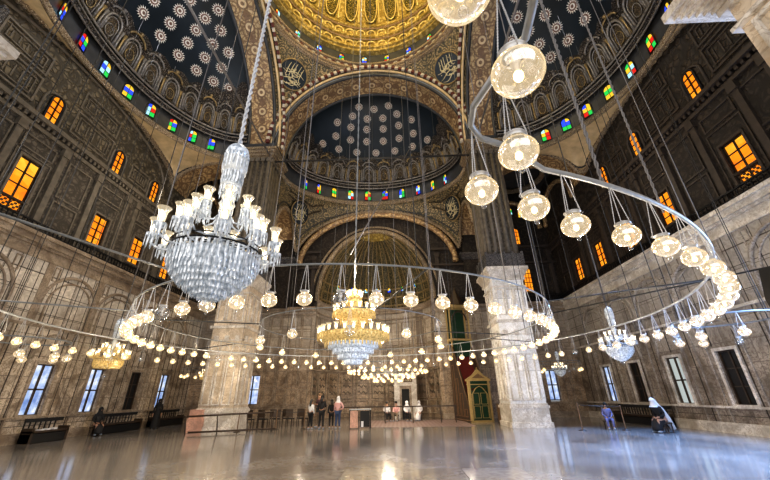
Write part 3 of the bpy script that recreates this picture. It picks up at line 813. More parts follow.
# ------------------------------------------------------------------ semi-domes (three arms)
ZR = 19.2
def rosette_mesh():
    g = MB(); n = 16
    for k in range(n):
        a = 2 * PI * k / n; a2 = a + PI / n
        g.add([(0, 0, .02), (.34 * math.cos(a - .13), .34 * math.sin(a - .13), .05), (.5 * math.cos(a), .5 * math.sin(a), .03), (.34 * math.cos(a + .13), .34 * math.sin(a + .13), .05)], [(0, 1, 2, 3)], 0)
        g.add([(.3 * math.cos(a2 - .1), .3 * math.sin(a2 - .1), .04), (.42 * math.cos(a2), .42 * math.sin(a2), .02), (.3 * math.cos(a2 + .1), .3 * math.sin(a2 + .1), .04)], [(0, 1, 2)], 1)
    g.lathe([(.30, .04), (.24, .1), (.2, .07)], (0, 0, 0), 16, 1); g.lathe([(.2, .07), (.14, .14), (.12, .08)], (0, 0, 0), 16, 0)
    g.lathe([(.12, .08), (.08, .13), (.0001, .16)], (0, 0, 0), 12, 1)
    return g
ROS = rosette_mesh().build('rosette', ['cream', 'petal']); ros_me = ROS.data; bpy.data.objects.remove(ROS)
def semidome(name, c, a, b, ux, uy, arch_side, arch_far, dims, wins, rows, light_name=None, shell_c=7.85, dz=0.):
    """c centre on the arch plane, ux unit along the arch (half axis a), uy unit pointing outward (depth b)"""
    c = Vector(c) + Vector((0, 0, dz)); ux = Vector(ux); uy = Vector(uy); up = Vector((0, 0, 1))
    def sp(ph, th, ins=0.):     # shell point, degrees
        p, t = rad(ph), rad(th)
        return c + ux * ((a - ins) * math.cos(p) * math.cos(t)) + uy * ((b - ins) * math.sin(p) * math.cos(t)) + up * (ZS + .5 + (shell_c - .5 - ins) * math.sin(t))
    def dp(ph, z, ins=0.):      # drum point
        p = rad(ph); return c + ux * ((a - ins) * math.cos(p)) + uy * ((b - ins) * math.sin(p)) + up * z
    g = MB(); g.grid(lambda u, v: sp(180 * u, 90 * v), 64, 24)
    o = g.build('ceiling_' + name, 'blue_dome'); o['kind'] = 'structure'
    g = MB(); g.grid(lambda u, v: dp(180 * u, ZR + v * 1.75), 64, 1); g.build('drum', 'drum', o)
    # mouldings under and over the windows
    g = MB()
    for z, ins, r in ((ZR - .22, .12, .08), (ZR + .16, .04, .05)): g.tube([dp(3.6 * k, z, ins) for k in range(51)], r, 6)
    g.tube([dp(.6 * k, ZR - .02, .06) for k in range(301)], [(.19 if k % 2 else .11) for k in range(301)], 6)
    g.build('ring_moulding', 'bead', o)
    g = MB(); g.grid(lambda u, v: dp(180 * u, 20.75 + v * .55, .18 + .22 * math.sin(v * PI)), 64, 3)
    g.build('carved_band', 'silver_carve', o)
    g = MB()
    for z, ins, r in ((20.72, .3, .055), (21.32, .42, .08), (21.45, .3, .05), (21.02, .42, .05)): g.tube([dp(3. * k, z, ins) for k in range(61)], r, 6)
    g.build('gallery_moulding', 'silver_frame', o)
    # niche zone
    g = MB()
    def nz(u, v):
        ph = 180 * u
        hh = 19 + 3.2 * abs(math.sin(rad(ph * 14.4))) + 13 * abs(math.cos(rad(ph))) ** 7
        return sp(ph, 5 + (hh - 0) * v, .10 + .06 * math.sin(v * PI))
    g.grid(nz, 144, 10); g.build('niche_zone', 'silver_carve', o)
    for k in range(14):
        ph = 6.25 + 12.5 * k + 2.5
        if ph > 177: break
        e = MB(); n = 10
        pth = [(ph - 4.1, 5.5)] + [(ph - 4.1 * math.cos(PI * j / n), 14 + 5.6 * math.sin(PI * j / n)) for j in range(n + 1)] + [(ph + 4.1, 5.5)]
        e.tube([sp(p, t, .24) for p, t in pth], .085, 5)
        pth2 = [(ph - 3.0, 6.2)] + [(ph - 3.0 * math.cos(PI * j / n), 13.2 + 4.4 * math.sin(PI * j / n)) for j in range(n + 1)] + [(ph + 3.0, 6.2)]
        e.tube([sp(p, t, .22) for p, t in pth2], .05, 5)
        f = e.build('niche_frame', 'silver_frame', o)
        h = MB(); h.add([sp(p, t, .18) for p, t in pth2], [tuple(range(len(pth2)))]); h.build('niche_panel', 'niche', f)
        h = MB()
        for s_ in (-1, 1): h.tube([sp(ph + s_ * 5.4, t, .24) for t in (5, 9, 13, 16)], [.10, .07, .07, .12], 6)
        h.tube([sp(ph + 2.2 * math.cos(j * PI / 5), 10 + 3.4 * math.sin(j * PI / 5), .24) for j in range(10)], .035, 4, closed=True)
        h.tube([sp(ph + 4.8 * math.cos(j * PI / 8), 20 + 3.6 * math.sin(j * PI / 8), .2) for j in range(9)], .07, 5)
        h.ball(sp(ph, 25, .15), .14, 8, 5)
        h.build('niche_column', 'silver_frame' if k % 2 else 'gilt_frame', f)
    for i, ph in enumerate(wins):
        P = dp(ph, ZR + .42, .04); nn = (c + up * P.z - P).normalized(); tt = up.cross(nn)
        stained('stained_window', lambda x, y, z: tuple(P + nn * z + tt * x + up * (y - .1)), .62, 1.12, o, i * 7 + len(name))
    # rosettes
    for th, k0, k1, st in rows:
        ph = k0
        while ph <= k1:
            P = sp(ph, th, .02); d1 = sp(ph + .5, th, .02) - sp(ph - .5, th, .02); d2 = sp(ph, th + .5, .02) - sp(ph, th - .5, .02)
            if th < 24 + 13 * abs(math.cos(rad(ph))) ** 7: ph += st; continue
            nn = d1.cross(d2).normalized()
            if nn.dot(c + up * ZS - P) < 0: nn = -nn
            r_ = bpy.data.objects.new('rosette', ros_me); COL.objects.link(r_); r_.parent = o
            r_.matrix_local = Matrix.Translation(P + nn * .03) @ nn.to_track_quat('Z', 'Y').to_matrix().to_4x4() @ Matrix.Scale(.86 if name == 'front_semidome' else .95, 4)
            ph += st
    # pendentives down to the arches of the bay
    hx, hd = dims
    def low(dx, dy):
        """dx along ux (+-hx), dy outward 0..hd -> z of the arches"""
        if dy >= hd - 1e-3: return arch_far(dx)
        return arch_side(dy)
    g = MB()
    def pf(u, v):
        p = PI * u; rx, ry = (a - .02) * math.cos(p), (b - .02) * math.sin(p)
        k = min(hx / max(abs(rx), 1e-4), hd / max(ry, 1e-4)); bx, by = rx * k, ry * k
        zl = low(bx, min(by, hd)) - dz; w = v ** 1.7
        x = rx + (bx - rx) * (math.sin(v * PI / 2) ** 1.1); y = ry + (by - ry) * (math.sin(v * PI / 2) ** 1.1)
        return c + ux * x + uy * y + up * ((ZR - .25) + (zl - ZR + .25) * w)
    g.grid(pf, 120, 10); pd = g.build('pendentives', 'gold_pend' if name == 'front_semidome' else 'gold_plain', o)
    # beads along the lower arch line
    for rr, v0, mt, nm in ((.17, 1., 'bead', 'arch_moulding'), (.06, .84, 'drum', 'arch_line')):
        g = MB(); pts = [Vector(pf(k / 120, v0)) for k in range(121)]
        cen = c + uy * hd * .4 + up * 15
        pts = [p + (cen - p).normalized() * .1 for p in pts]
        if rr > .1:
            dn = []
            for p_, q_ in zip(pts, pts[1:]):
                nn_ = max(1, int((q_ - p_).length / .12)); dn += [p_.lerp(q_, j / nn_) for j in range(nn_)]
            g.tube(dn, [(.19 if j % 2 else .11) for j in range(len(dn))], 6)
        else: g.tube(pts, rr, 6)
        g.build(nm, mt, o)
    return o, sp, dp, pf
sq = lambda v: math.sqrt(max(0., v))
# front arm
front, fsp, fdp, fpf = semidome('front_semidome', (AX, PY1, 0), 7.9, 5.35, (1, 0, 0), (0, 1, 0),
    lambda dy: 13.6 + 3.6 * sq(1 - ((dy - 2.8) / 2.82) ** 2),
    lambda dx: 12.9 + 5.5 * sq(1 - (dx / 8.02) ** 2), (8.0, 5.55),
    [90 + 12.7 * (k - 4.5) for k in range(10)],
    [(32, 38, 145, 17.3), (42, 48, 135, 17), (53, 38, 145, 20.8), (63, 50, 135, 26), (73, 50, 135, 40)])
# medallions in the front bay
for s_ in (-1, 1):
    P = Vector(fpf(.5 - s_ * .285, .68)); nv = Vector((AX, 24.5, 15.5)) - P; nv.normalize()
    medallion(P + nv * .6, nv, 1.15, 30 + s_, front)
g = MB()
for s_ in (-1, 1):
    for v0 in (.25, .45):
        g.tube([Vector(fpf(.5 - s_ * (.2 + .02 * k), v0)) + Vector((0, -.15, -.1)) for k in range(10)], .07, 5)
g.build('painted_lines', 'niche', front)
# side arms
side_rows = [(34, 20, 160, 14), (44, 28, 160, 16), (54, 20, 160, 19), (64, 30, 150, 24), (74, 35, 150, 36)]
wall_arch = lambda dx: 16.8 + 2.35 * sq(1 - (dx / 8.2) ** 2)
wall_arch_r = lambda dx: 16.8 + 1.6 * sq(1 - (dx / 8.2) ** 2)
side_arch = lambda dy: 16.8 + 2.1 * sq(1 - ((dy - 1.6) / 3.9) ** 2) if dy > 1.6 else 18.9
lsd, lsp, ldp, lpf = semidome('left_semidome', (PL0, CY, 0), 8.0, 5.4, (0, 1, 0), (-1, 0, 0), side_arch, wall_arch, (8.15, 5.5),
    [90 + 12.3 * k - 1 for k in range(-5, 6)], side_rows, dz=-.2, shell_c=8.05)
rsd, rsp, rdp, rpf = semidome('right_semidome', (PR1, CY, 0), 8.0, 6.25, (0, 1, 0), (1, 0, 0), side_arch, wall_arch_r, (8.15, 6.35),
    [90 - 12.3 * k + 3 for k in range(-5, 6)], side_rows, dz=-.75, shell_c=8.6)

# arches closing the side arms toward the corner bays (plane Y = 21.5)
def arch_wall(mp, u0, u1, zs, hc, vtop, th, parent, mat, band, name='arched_wall'):
    uc, hw = (u0 + u1) / 2, (u1 - u0) / 2; g = MB(); n = 24
    for i in range(n):
        t0, t1 = PI * i / n, PI * (i + 1) / n
        a = (uc - hw * math.cos(t0), zs + hc * math.sin(t0)); b = (uc - hw * math.cos(t1), zs + hc * math.sin(t1))
        g.prism([a, b, (b[0], vtop), (a[0], vtop)], (0, th), mp)
    o = g.build(name, mat, parent)
    h = MB()
    h.grid(lambda u, v: mp(uc - (hw - .04) * math.cos(PI * u), zs + (hc - .04) * math.sin(PI * u), -.08 + (th + .16) * v), 24, 1, 0)
    h.grid(lambda u, v: mp(uc - (hw + .5 * v - .04) * math.cos(PI * u), zs + (hc + .5 * v - .04) * math.sin(PI * u), -.08), 24, 1, 0)
    h.build('arch_band', band, o)
    return o
wlo, wro = bpy.data.objects['wall_left'], bpy.data.objects['wall_right']
corner = {}
for side, x0, x1, par in (('left', WL, PL0, wlo), ('right', PR1, WR, wro)):
    arch_wall(lambda u, v, w: (u, PY0 + .1 + w, v), x0, x1, 16.8, 2.05, 21.4, 1.9, par, 'brown_right', 'gold_band')
    # corner bay vault: shallow dome on a dark square ceiling
    g = MB(); g.box(x0, x1, PY1, WF, 20.35, 20.5)
    o = g.build('ceiling_%s_corner' % side, 'drum'); o['kind'] = 'structure'
    cx, cy = (x0 + x1) / 2, (PY1 + WF) / 2
    h = MB(); h.lathe([(2.5, 0), (2.5, .35), (2.2, .4), (2.1, .2)], (cx, cy, 19.9), 32); h.build('vault_ring', 'bead', o)
    # wall arch on the far wall, gold band with three coloured lights under it
    h = MB(); h.tube([(cx - 2.6 * math.cos(PI * k / 24), WF - .12, 16.2 + 2.9 * math.sin(PI * k / 24)) for k in range(25)], .22, 6); h.build('arch_band', 'gold_band', o)
    h = MB(); xw = x0 if side == 'left' else x1; sg = 1 if side == 'left' else -1
    h.tube([(xw + sg * .12, cy - 2.7 * math.cos(PI * k / 24), 16.2 + 2.9 * math.sin(PI * k / 24)) for k in range(25)], .2, 6); h.build('arch_band', 'gold_band', o)
    for k in range(3):
        stained('stained_window', lambda x, y, z: (cx - .95 + .95 * k + x, WF - .1 - z, 17.4 + (.35 if k == 1 else 0) + y), .45, .8, o, 60 + k + int(cx))
# arches between far pier and far wall (planes x = -8.2 / 7.8)
for xx, s_, par in ((PL1, -1, wlo), (PR0, 1, wro)):
    arch_wall(lambda u, v, w: (xx + s_ * (.12 + w), u, v), PY1, WF, 13.6, 3.5, 19.0, 1.9, fw, 'brown_right', 'gold_band')
    g = MB(); 
    g.box(min(xx, xx + s_ * 2.1), max(xx, xx + s_ * 2.1), 29.25, WF, ZM, 19); g.build('respond', 'brown_right', fw)
    g = MB()
    for z0, z1, d in ((13.0, 13.15, .1), (13.15, 13.4, .22), (13.4, 13.6, .32)): g.box(min(xx, xx + s_ * 2.1) - d, max(xx, xx + s_ * 2.1) + d, 29.25 - d, WF, z0, z1)
    g.build('respond_capital', 'grey_grille', fw)
# upper wall above the big apse arch (between bay pendentive and apse opening)
g = MB()
g.tube([(AX - 7.3 * math.cos(PI * k / 48), 29.35, 12.9 + 5.15 * math.sin(PI * k / 48)) for k in range(49)], .28, 6)
g.build('arch_band', 'gold_band', front)

# ------------------------------------------------------------------ lamp rings
RC = Vector((-.3, 13.6, 0)); ZP, ZL = 4.2, 3.48
R_IN, R_MID, R_OUT = 3.5, 7.2, 10.8
def circ(r, a0, a1, n, z=ZP): return [RC + Vector((r * math.cos(rad(a0 + (a1 - a0) * i / n)), r * math.sin(rad(a0 + (a1 - a0) * i / n)), z)) for i in range(n + 1)]
def ring_tube(name, pts, r, label, closed=False, group=None):
    o = MB().tube(pts, r, 8, closed=closed).build(name, 'lead' if 'large outer' in label else 'pipe'); return tag(o, label, 'lamp ring', group)
ring_tube('lamp_ring', circ(R_IN, 0, 360, 72)[:-1], .017, 'small inner silver pipe ring round the golden chandelier', True)
ring_tube('lamp_ring', circ(R_MID, 0, 360, 120)[:-1], .024, 'middle silver pipe ring hung with globe lamps, in front of the far piers', True)
# outer ring: starts left of the camera, runs round the far side, ends in a curled end near the camera
a_s, a_e = 360 - 130, -76.5 + 360
pts = circ(R_OUT, -76.5, 218, 150)
end = [RC * 0 + Vector(p) for p in ((2.36, 2.02, ZP), (2.50, 1.72, ZP), (2.45, 1.32, ZP), (2.15, .95, ZP), (1.75, .7, ZP))]
pts = end[::-1] + [Vector((2.24, 2.38, ZP)), Vector((2.26, 2.62, ZP))] + [Vector((2.40, 2.82, ZP)), Vector((2.75, 2.98, ZP))] + pts[3:]
ring_tube('lamp_ring', pts, .034, 'large outer silver pipe ring whose curled end hangs nearest the camera')
for a in (-112, -30, 30, 90, 150, 210):
    d = Vector((math.cos(rad(a)), math.sin(rad(a)), 0)); r1 = R_OUT
    nm = {-112: 'silver spoke pipe slanting across the left wall behind the white chandelier'}.get(a, 'thin far silver spoke pipe between middle and outer lamp rings')
    if a == -112: p0, p1 = Vector((-3.2, 6.7, ZP)), Vector((-4.9, 2.2, ZP))
    else: p0, p1 = RC + d * R_MID + Vector((0, 0, ZP)), RC + d * r1 + Vector((0, 0, ZP))
    o = MB().tube([p0, p1], .022, 6).build('spoke_pipe', 'pipe' if a in (-112, 210) else 'cable_dark'); tag(o, nm, 'pipe', None if a == -112 else 'far spoke pipes between the lamp rings')
for a in (20, 110, 200, 290):
    d = Vector((math.cos(rad(a)), math.sin(rad(a)), 0))
    o = MB().tube([RC + d * R_IN + Vector((0, 0, ZP)), RC + d * R_MID + Vector((0, 0, ZP))], .022, 6).build('spoke_pipe', 'cable_dark'); tag(o, 'thin dark spoke joining the inner and middle lamp rings', 'pipe', 'dark spokes joining inner and middle rings')

LS = .88
GP = [(.0001, -.152), (.05, -.148), (.10, -.128), (.145, -.09), (.17, -.045), (.176, 0), (.168, .04), (.145, .08), (.115, .107), (.088, .125), (.08, .14), (.086, .162), (.105, .182)]
GP = [(a * LS, b * LS) for a, b in GP]
def make_lamp(kind, drop):
    """globe lamp; origin at the globe centre, hung `drop` under its pipe"""
    e = empty('globe_lamp')
    near = kind.startswith('near'); off = kind.endswith('off'); seg = 28 if near else 12
    fs = 1. if near else .86
    MB().lathe(GP if near else [(a_ * fs, b_ * fs) for a_, b_ in GP[::2]], (0, 0, 0), seg).build('glass_globe', 'globe_off' if off else ('globe' if near else 'globe_far'), e)
    if near:
        MB().ball((0, 0, -.17), .026, 10, 8).build('finial', 'globe_off', e)
        MB().lathe([(.08, .128), (.082, .14), (.088, .155), (.094, .160), (.09, .163)], (0, 0, 0), seg).build('rim', 'chain', e)
        MB().lathe([(.03, .12), (.034, .07), (.02, .03), (.015, .0)], (0, 0, 0), 16).build('socket', 'chain', e)
        MB().ball((0, 0, -.035), .03, 12, 8, sz=1.3).build('bulb', 'bulb_off' if off else 'bulb', e)
        for k in range(3):
            a = rad(90 + 120 * k); b = MB(); n = 22
            P0 = Vector((.095 * math.cos(a), .095 * math.sin(a), .155)); P1 = Vector((.012 * math.cos(a), .012 * math.sin(a), drop))
            pp = [P0.lerp(P1, i / (n * 2)) for i in range(n * 2 + 1)]
            b.tube(pp, [.0075 if i % 2 else .0035 for i in range(n * 2 + 1)], 5)
            b.tube([P0 + Vector((.02 * math.cos(t), 0, .02 * math.sin(t))) for t in [rad(200 + 30 * j) for j in range(9)]], .004, 4)
            b.build('chain', 'chain', e)
    else:
        MB().ball((0, 0, -.02), .045, 8, 6).build('bulb', 'bulb_off' if off else 'bulb', e)
        b = MB()
        for k in range(3):
            a = rad(90 + 120 * k); b.tube([(.1 * math.cos(a), .1 * math.sin(a), .17), (.01 * math.cos(a), .01 * math.sin(a), drop)], .006, 3)
        b.build('chain_hanger', 'chain', e)
    return e
PROTO = {}
def lamp(kind, loc, label, group=None, drop=ZP - ZL):
    key = (kind, round(drop, 2))
    if key not in PROTO: o = make_lamp(kind, drop); PROTO[key] = o
    else: o = copy_tree(PROTO[key])
    o.location = loc; o.rotation_euler = (0, 0, random.uniform(0, 6.28))
    for k in ('label', 'group'): 
        if k in o: del o[k]
    return tag(o, label, 'lamp', group)
# outer ring, right arc from the curled end
curl = [(1.8, .96), (2.22, 1.43), (2.46, 2.17), (2.29, 2.71), (2.9, 3.06)]
wcurl = ['large glowing globe lamp cut by the top edge of the frame', 'largest whole globe lamp, high right of centre with chains crossing above it',
         'second largest globe lamp, straight below the largest one', 'globe lamp hanging under the curled end of the big silver pipe',
         'globe lamp hanging just below the second largest globe']
for (x, y), lb in zip(curl, wcurl): lamp('near', (x, y, ZL), lb)
step = .66 / R_OUT * 180 / PI
a = math.degrees(math.atan2(3.40 - 13.6, 3.57 + .3)); i = 0
while a < 215:
    P = RC + Vector((R_OUT * math.cos(rad(a)), R_OUT * math.sin(rad(a)), ZL)); off = (i % 11 == 9)
    if i < 12: lamp('near', P, '%s globe lamp on the right arc of the big ring, counted from the largest lamp' % ORD[i])
    elif a < 12: lamp('near_off' if off else 'near', P, '%s small globe lamp past the right bend of the big ring, counted leftwards%s' % (ORD[i - 12], ', unlit' if off else ''))
    elif a < 58: lamp('far_off' if off else 'far', P, ('unlit' if off else 'small lit') + ' globe lamp before the right wall on the far outer ring', 'outer ring lamps before the right wall' + (' unlit' if off else ''))
    elif a < 122: lamp('far_off' if off else 'far', P, ('unlit' if off else 'small lit') + ' globe lamp between the two far piers on the outer ring', 'outer ring lamps between the far piers' + (' unlit' if off else ''))
    else: lamp('far_off' if off else 'far', P, ('unlit' if off else 'small lit') + ' globe lamp before the left wall on the far outer ring', 'outer ring lamps before the left wall' + (' unlit' if off else ''))
    a += step * 1.26; i += 1
# middle ring
NM = 64
near_ids = []
for i in range(NM):
    a = 360. * i / NM - 90 + 5.4
    s_ = math.sin(rad(a)); near_ids.append((a, i))
for a, i in near_ids:
    P = RC + Vector((R_MID * math.cos(rad(a)), R_MID * math.sin(rad(a)), ZL)); aa = (a + 90 + 180) % 360 - 180
    if abs(aa) < 58:
        k = round((aa - 5.4) / (360. / NM)); off = k in (0, -6)
        side = 'right' if k > 0 else 'left'
        lb = ('unlit globe lamp hanging in front of the golden chandelier crown' if k == 0 else
              '%s%s globe lamp to the %s of the chandelier on the near middle ring' % ('clear unlit ' if off else '', ORD[abs(k) - 1], side))
        lamp('near_off' if off else 'near', P, lb)
    elif abs(aa) < 104:
        lamp('far', P, 'globe lamp crowded on the %s bend of the middle ring' % ('right' if aa > 0 else 'left'), 'lamps on the %s bend of the middle ring' % ('right' if aa > 0 else 'left'))
    else:
        off = i % 13 == 4
        lamp('far_off' if off else 'far', P, '%s globe lamp on the far side of the middle ring' % ('unlit' if off else 'lit'), 'far side middle ring lamps' + (' unlit' if off else ''))
# inner ring
for i in range(12):
    a = 360. * i / 12 - 90 + 6
    P = RC + Vector((R_IN * math.cos(rad(a)), R_IN * math.sin(rad(a)), ZL)); aa = (a + 90 + 180) % 360 - 180
    if abs(aa) < 60: 
        k = sorted([(360. * j / 12 + 6 + 180) % 360 - 180 for j in range(12) if abs((360. * j / 12 + 6 + 180) % 360 - 180) < 60]).index((360. * i / 12 + 6 + 180) % 360 - 180)
        lamp('near_off' if i == 0 else 'near', P, ('unlit ' if i == 0 else '') + '%s globe lamp from the left on the near inner ring' % ORD[k])
    else: lamp('far', P, 'small globe lamp round the sides and back of the inner ring', 'inner ring lamps at sides and back')
# cluster before the apse
for r, nn, z, nm in ((2.9, 30, 3.3, 'wide'), (1.9, 20, 2.95, 'middle'), (1.0, 10, 2.7, 'narrow')):
    c0 = Vector((.7, 27.0, 0)) 
    o = MB().tube([c0 + Vector((r * math.cos(2 * PI * k / 40), r * math.sin(2 * PI * k / 40), z + .55)) for k in range(40)], .025, 6, closed=True).build('lamp_ring', 'pipe')
    tag(o, '%s pipe ring of the far lamp cluster in front of the apse' % nm, 'lamp ring')
    for k in range(nn):
        a = 2 * PI * k / nn; lamp('far', c0 + Vector((r * math.cos(a), r * math.sin(a), z)), 'tiny far globe lamp on the %s ring of the apse cluster' % nm, 'apse cluster lamps on the %s ring' % nm, .55)
# side aisle clusters in the corner bays
for cx, cy, r, nn, nm in ((-12.9, 26.6, 1.6, 10, 'left'), (13.0, 26.6, 1.6, 10, 'right')):
    c0 = Vector((cx, cy, 0)); z = 3.2
    o = MB().tube([c0 + Vector((r * math.cos(2 * PI * k / 32), r * math.sin(2 * PI * k / 32), z + .55)) for k in range(32)], .025, 6, closed=True).build('lamp_ring', 'pipe')
    tag(o, 'small pipe ring of lamps in the far %s corner' % nm, 'lamp ring')
    for k in range(nn):
        a = 2 * PI * k / nn; off = nm == 'right' and k % 3 != 0; lamp('far_off' if off else 'far', c0 + Vector((r * math.cos(a), r * math.sin(a), z)), '%s globe lamp in the far %s corner ring' % ('clear unlit' if off else 'tiny lit', nm), 'far %s corner lamps' % nm + (' unlit' if off else ''), .55)
# pale row left behind the near lamps of the big ring, over the right aisle
c0 = Vector((12.8, 12.2, 0)); r = 1.5; z = 3.35
o = MB().tube([c0 + Vector((r * math.cos(2 * PI * k / 32), r * math.sin(2 * PI * k / 32), z + .6)) for k in range(32)], .03, 6, closed=True).build('lamp_ring', 'pipe')
tag(o, 'small pipe ring of pale lamps beside the right wall', 'lamp ring')
for k in range(9):
    a = 2 * PI * k / 9; lamp('near_off' if k % 3 == 1 else 'near', c0 + Vector((r * math.cos(a), r * math.sin(a), z)), '%s globe lamp in the bunch beside the right wall' % ('clear' if k % 3 == 1 else 'pale lit'), 'bunch beside the right wall' + (' clear' if k % 3 == 1 else ''), .6)
c0 = Vector((-13.1, 13.2, 0)); r = 1.35; z = 3.3
o = MB().tube([c0 + Vector((r * math.cos(2 * PI * k / 32), r * math.sin(2 * PI * k / 32), z + .6)) for k in range(32)], .03, 6, closed=True).build('lamp_ring', 'pipe')
tag(o, 'small pipe ring of amber lamps beside the left wall', 'lamp ring')
for k in range(8):
    a = 2 * PI * k / 8; lamp('near', c0 + Vector((r * math.cos(a), r * math.sin(a), z)), 'amber lit globe lamp in the bunch beside the left wall', 'bunch beside the left wall', .6)

# ------------------------------------------------------------------ suspension cables
def cable(x, y, z0, z1, r, mat, label, group=None, name='suspension_cable'):
    o = MB().tube([(x, y, z0), (x, y, z1)], r, 5).build(name, mat); return tag(o, label, 'cable', group)
def top_at(x, y):
    dx, dy = x - AX, y - CY
    if math.hypot(dx, dy) < 7.2: return 36.
    if abs(dx) < 7.8 and y < PY0: return 26.
    if abs(dx) > 8.: return 19.5 if abs(dy) < 5 else 17.5
    return 22.
for i in range(18):
    a = 360. * i / 18 + 8; P = RC + Vector((R_MID * math.cos(rad(a)), R_MID * math.sin(rad(a)), 0))
    if P.y > 20.8: continue
    cable(P.x, P.y, ZP, top_at(P.x, P.y), .013, 'cable' if i % 2 else 'cable_dark', 'thin vertical cable holding the middle lamp ring', 'cables of the middle lamp ring')
for i in range(8):
    a = 45. * i + 15; P = RC + Vector((R_IN * math.cos(rad(a)), R_IN * math.sin(rad(a)), 0))
    cable(P.x, P.y, ZP, 37, .014, 'cable', 'thin vertical cable holding the inner lamp ring', 'cables of the inner lamp ring')
for i in range(26):
    a = -12 + 220. * i / 25; P = RC + Vector((R_OUT * math.cos(rad(a)), R_OUT * math.sin(rad(a)), 0))
    if P.y > 19.5 and abs(abs(P.x) - 9) < 2.4: continue
    cable(P.x, P.y, ZP, top_at(P.x, P.y), .014, 'cable_dark', 'thin vertical cable holding the outer lamp ring', 'cables of the outer lamp ring')
# thick ropes near the camera on the right
def rope(x, y, z0, z1, r, mat, label, n=160):
    b = MB()
    for ph in (0, PI):
        b.tube([(x + r * .6 * math.cos(ph + k * 1.0), y + r * .6 * math.sin(ph + k * 1.0), z0 + (z1 - z0) * k / n) for k in range(n + 1)], r * .55, 5)
    o = b.build('twisted_rope', mat); return tag(o, label, 'rope')
rope(4.25, 3.86, ZP, 17, .026, 'cable', 'thick dark twisted rope rising from the big ring past the right semi-dome', 300)
rope(5.55, 4.62, ZP, 17, .02, 'cable', 'second dark twisted rope rising right of the thick one', 300)
for x, y in ((6.3, 5.1), (7.0, 5.6), (3.1, 3.15)):
    cable(x, y, ZP, 18, .008, 'cable', 'pale thin cable rising from the right arc of the big ring', 'pale cables of the right arc')
for x, y in ((-6.3, 4.76), (-7.5, 5.6), (-8.9, 7.1), (-13.1, 14.55), (-13.1, 11.85), (-14.45, 13.2), (-11.75, 13.2)):
    cable(x, y, 3.9, 18.3 if x < -8 else 26, .013, 'cable_dark', 'dark vertical cable in front of the left wall', 'dark cables before the left wall')
for x, y in ((11.3, 12.2), (14.3, 12.2), (12.8, 13.7), (12.8, 10.7)):
    cable(x, y, 3.9, 18.3, .013, 'cable_dark', 'dark vertical cable in front of the right wall', 'dark cables before the right wall')
o = MB().tube([(-.5, 13.9, 7.5), (2.9, 21.2, 19.4)], .03, 5).build('stay_wire', 'cable'); tag(o, 'slanting stay wire crossing the front semi-dome diagonally', 'cable')
o = MB().tube([(WR - .1, 11.5, 5.9), (9.9, 21.3, 6.0)], .035, 6).build('stay_wire', 'cable_dark'); tag(o, 'dark slanting rod running from right wall to white pier', 'rod')

# ------------------------------------------------------------------ white crystal chandelier (foreground left)
def tulip(mb, c, s, mi=0, seg=14):
    mb.lathe([(.028 * s, 0), (.045 * s, .02 * s), (.05 * s, .09 * s), (.056 * s, .15 * s), (.082 * s, .205 * s), (.09 * s, .21 * s)], c, seg, mi)
def drops(mb, r, z, n, L, w, mi=0, ph=0., cx=0, cy=0):
    for k in range(n):
        a = 2 * PI * (k + ph) / n; x, y = cx + r * math.cos(a), cy + r * math.sin(a); ca, sa = math.cos(a), math.sin(a)
        l = L * (1 + .08 * math.sin(k * 2.3))
        t = (-sa * w, ca * w); o_ = (ca * w * .5, sa * w * .5)
        vs = [(x + t[0], y + t[1], z), (x + o_[0], y + o_[1], z), (x - t[0], y - t[1], z), (x - o_[0], y - o_[1], z),
              (x + t[0], y + t[1], z - l * .8), (x + o_[0], y + o_[1], z - l * .8), (x - t[0], y - t[1], z - l * .8), (x - o_[0], y - o_[1], z - l * .8), (x, y, z - l)]
        mb.add(vs, [(0, 1, 5, 4), (1, 2, 6, 5), (2, 3, 7, 6), (3, 0, 4, 7), (4, 5, 8), (5, 6, 8), (6, 7, 8), (7, 4, 8)], mi)
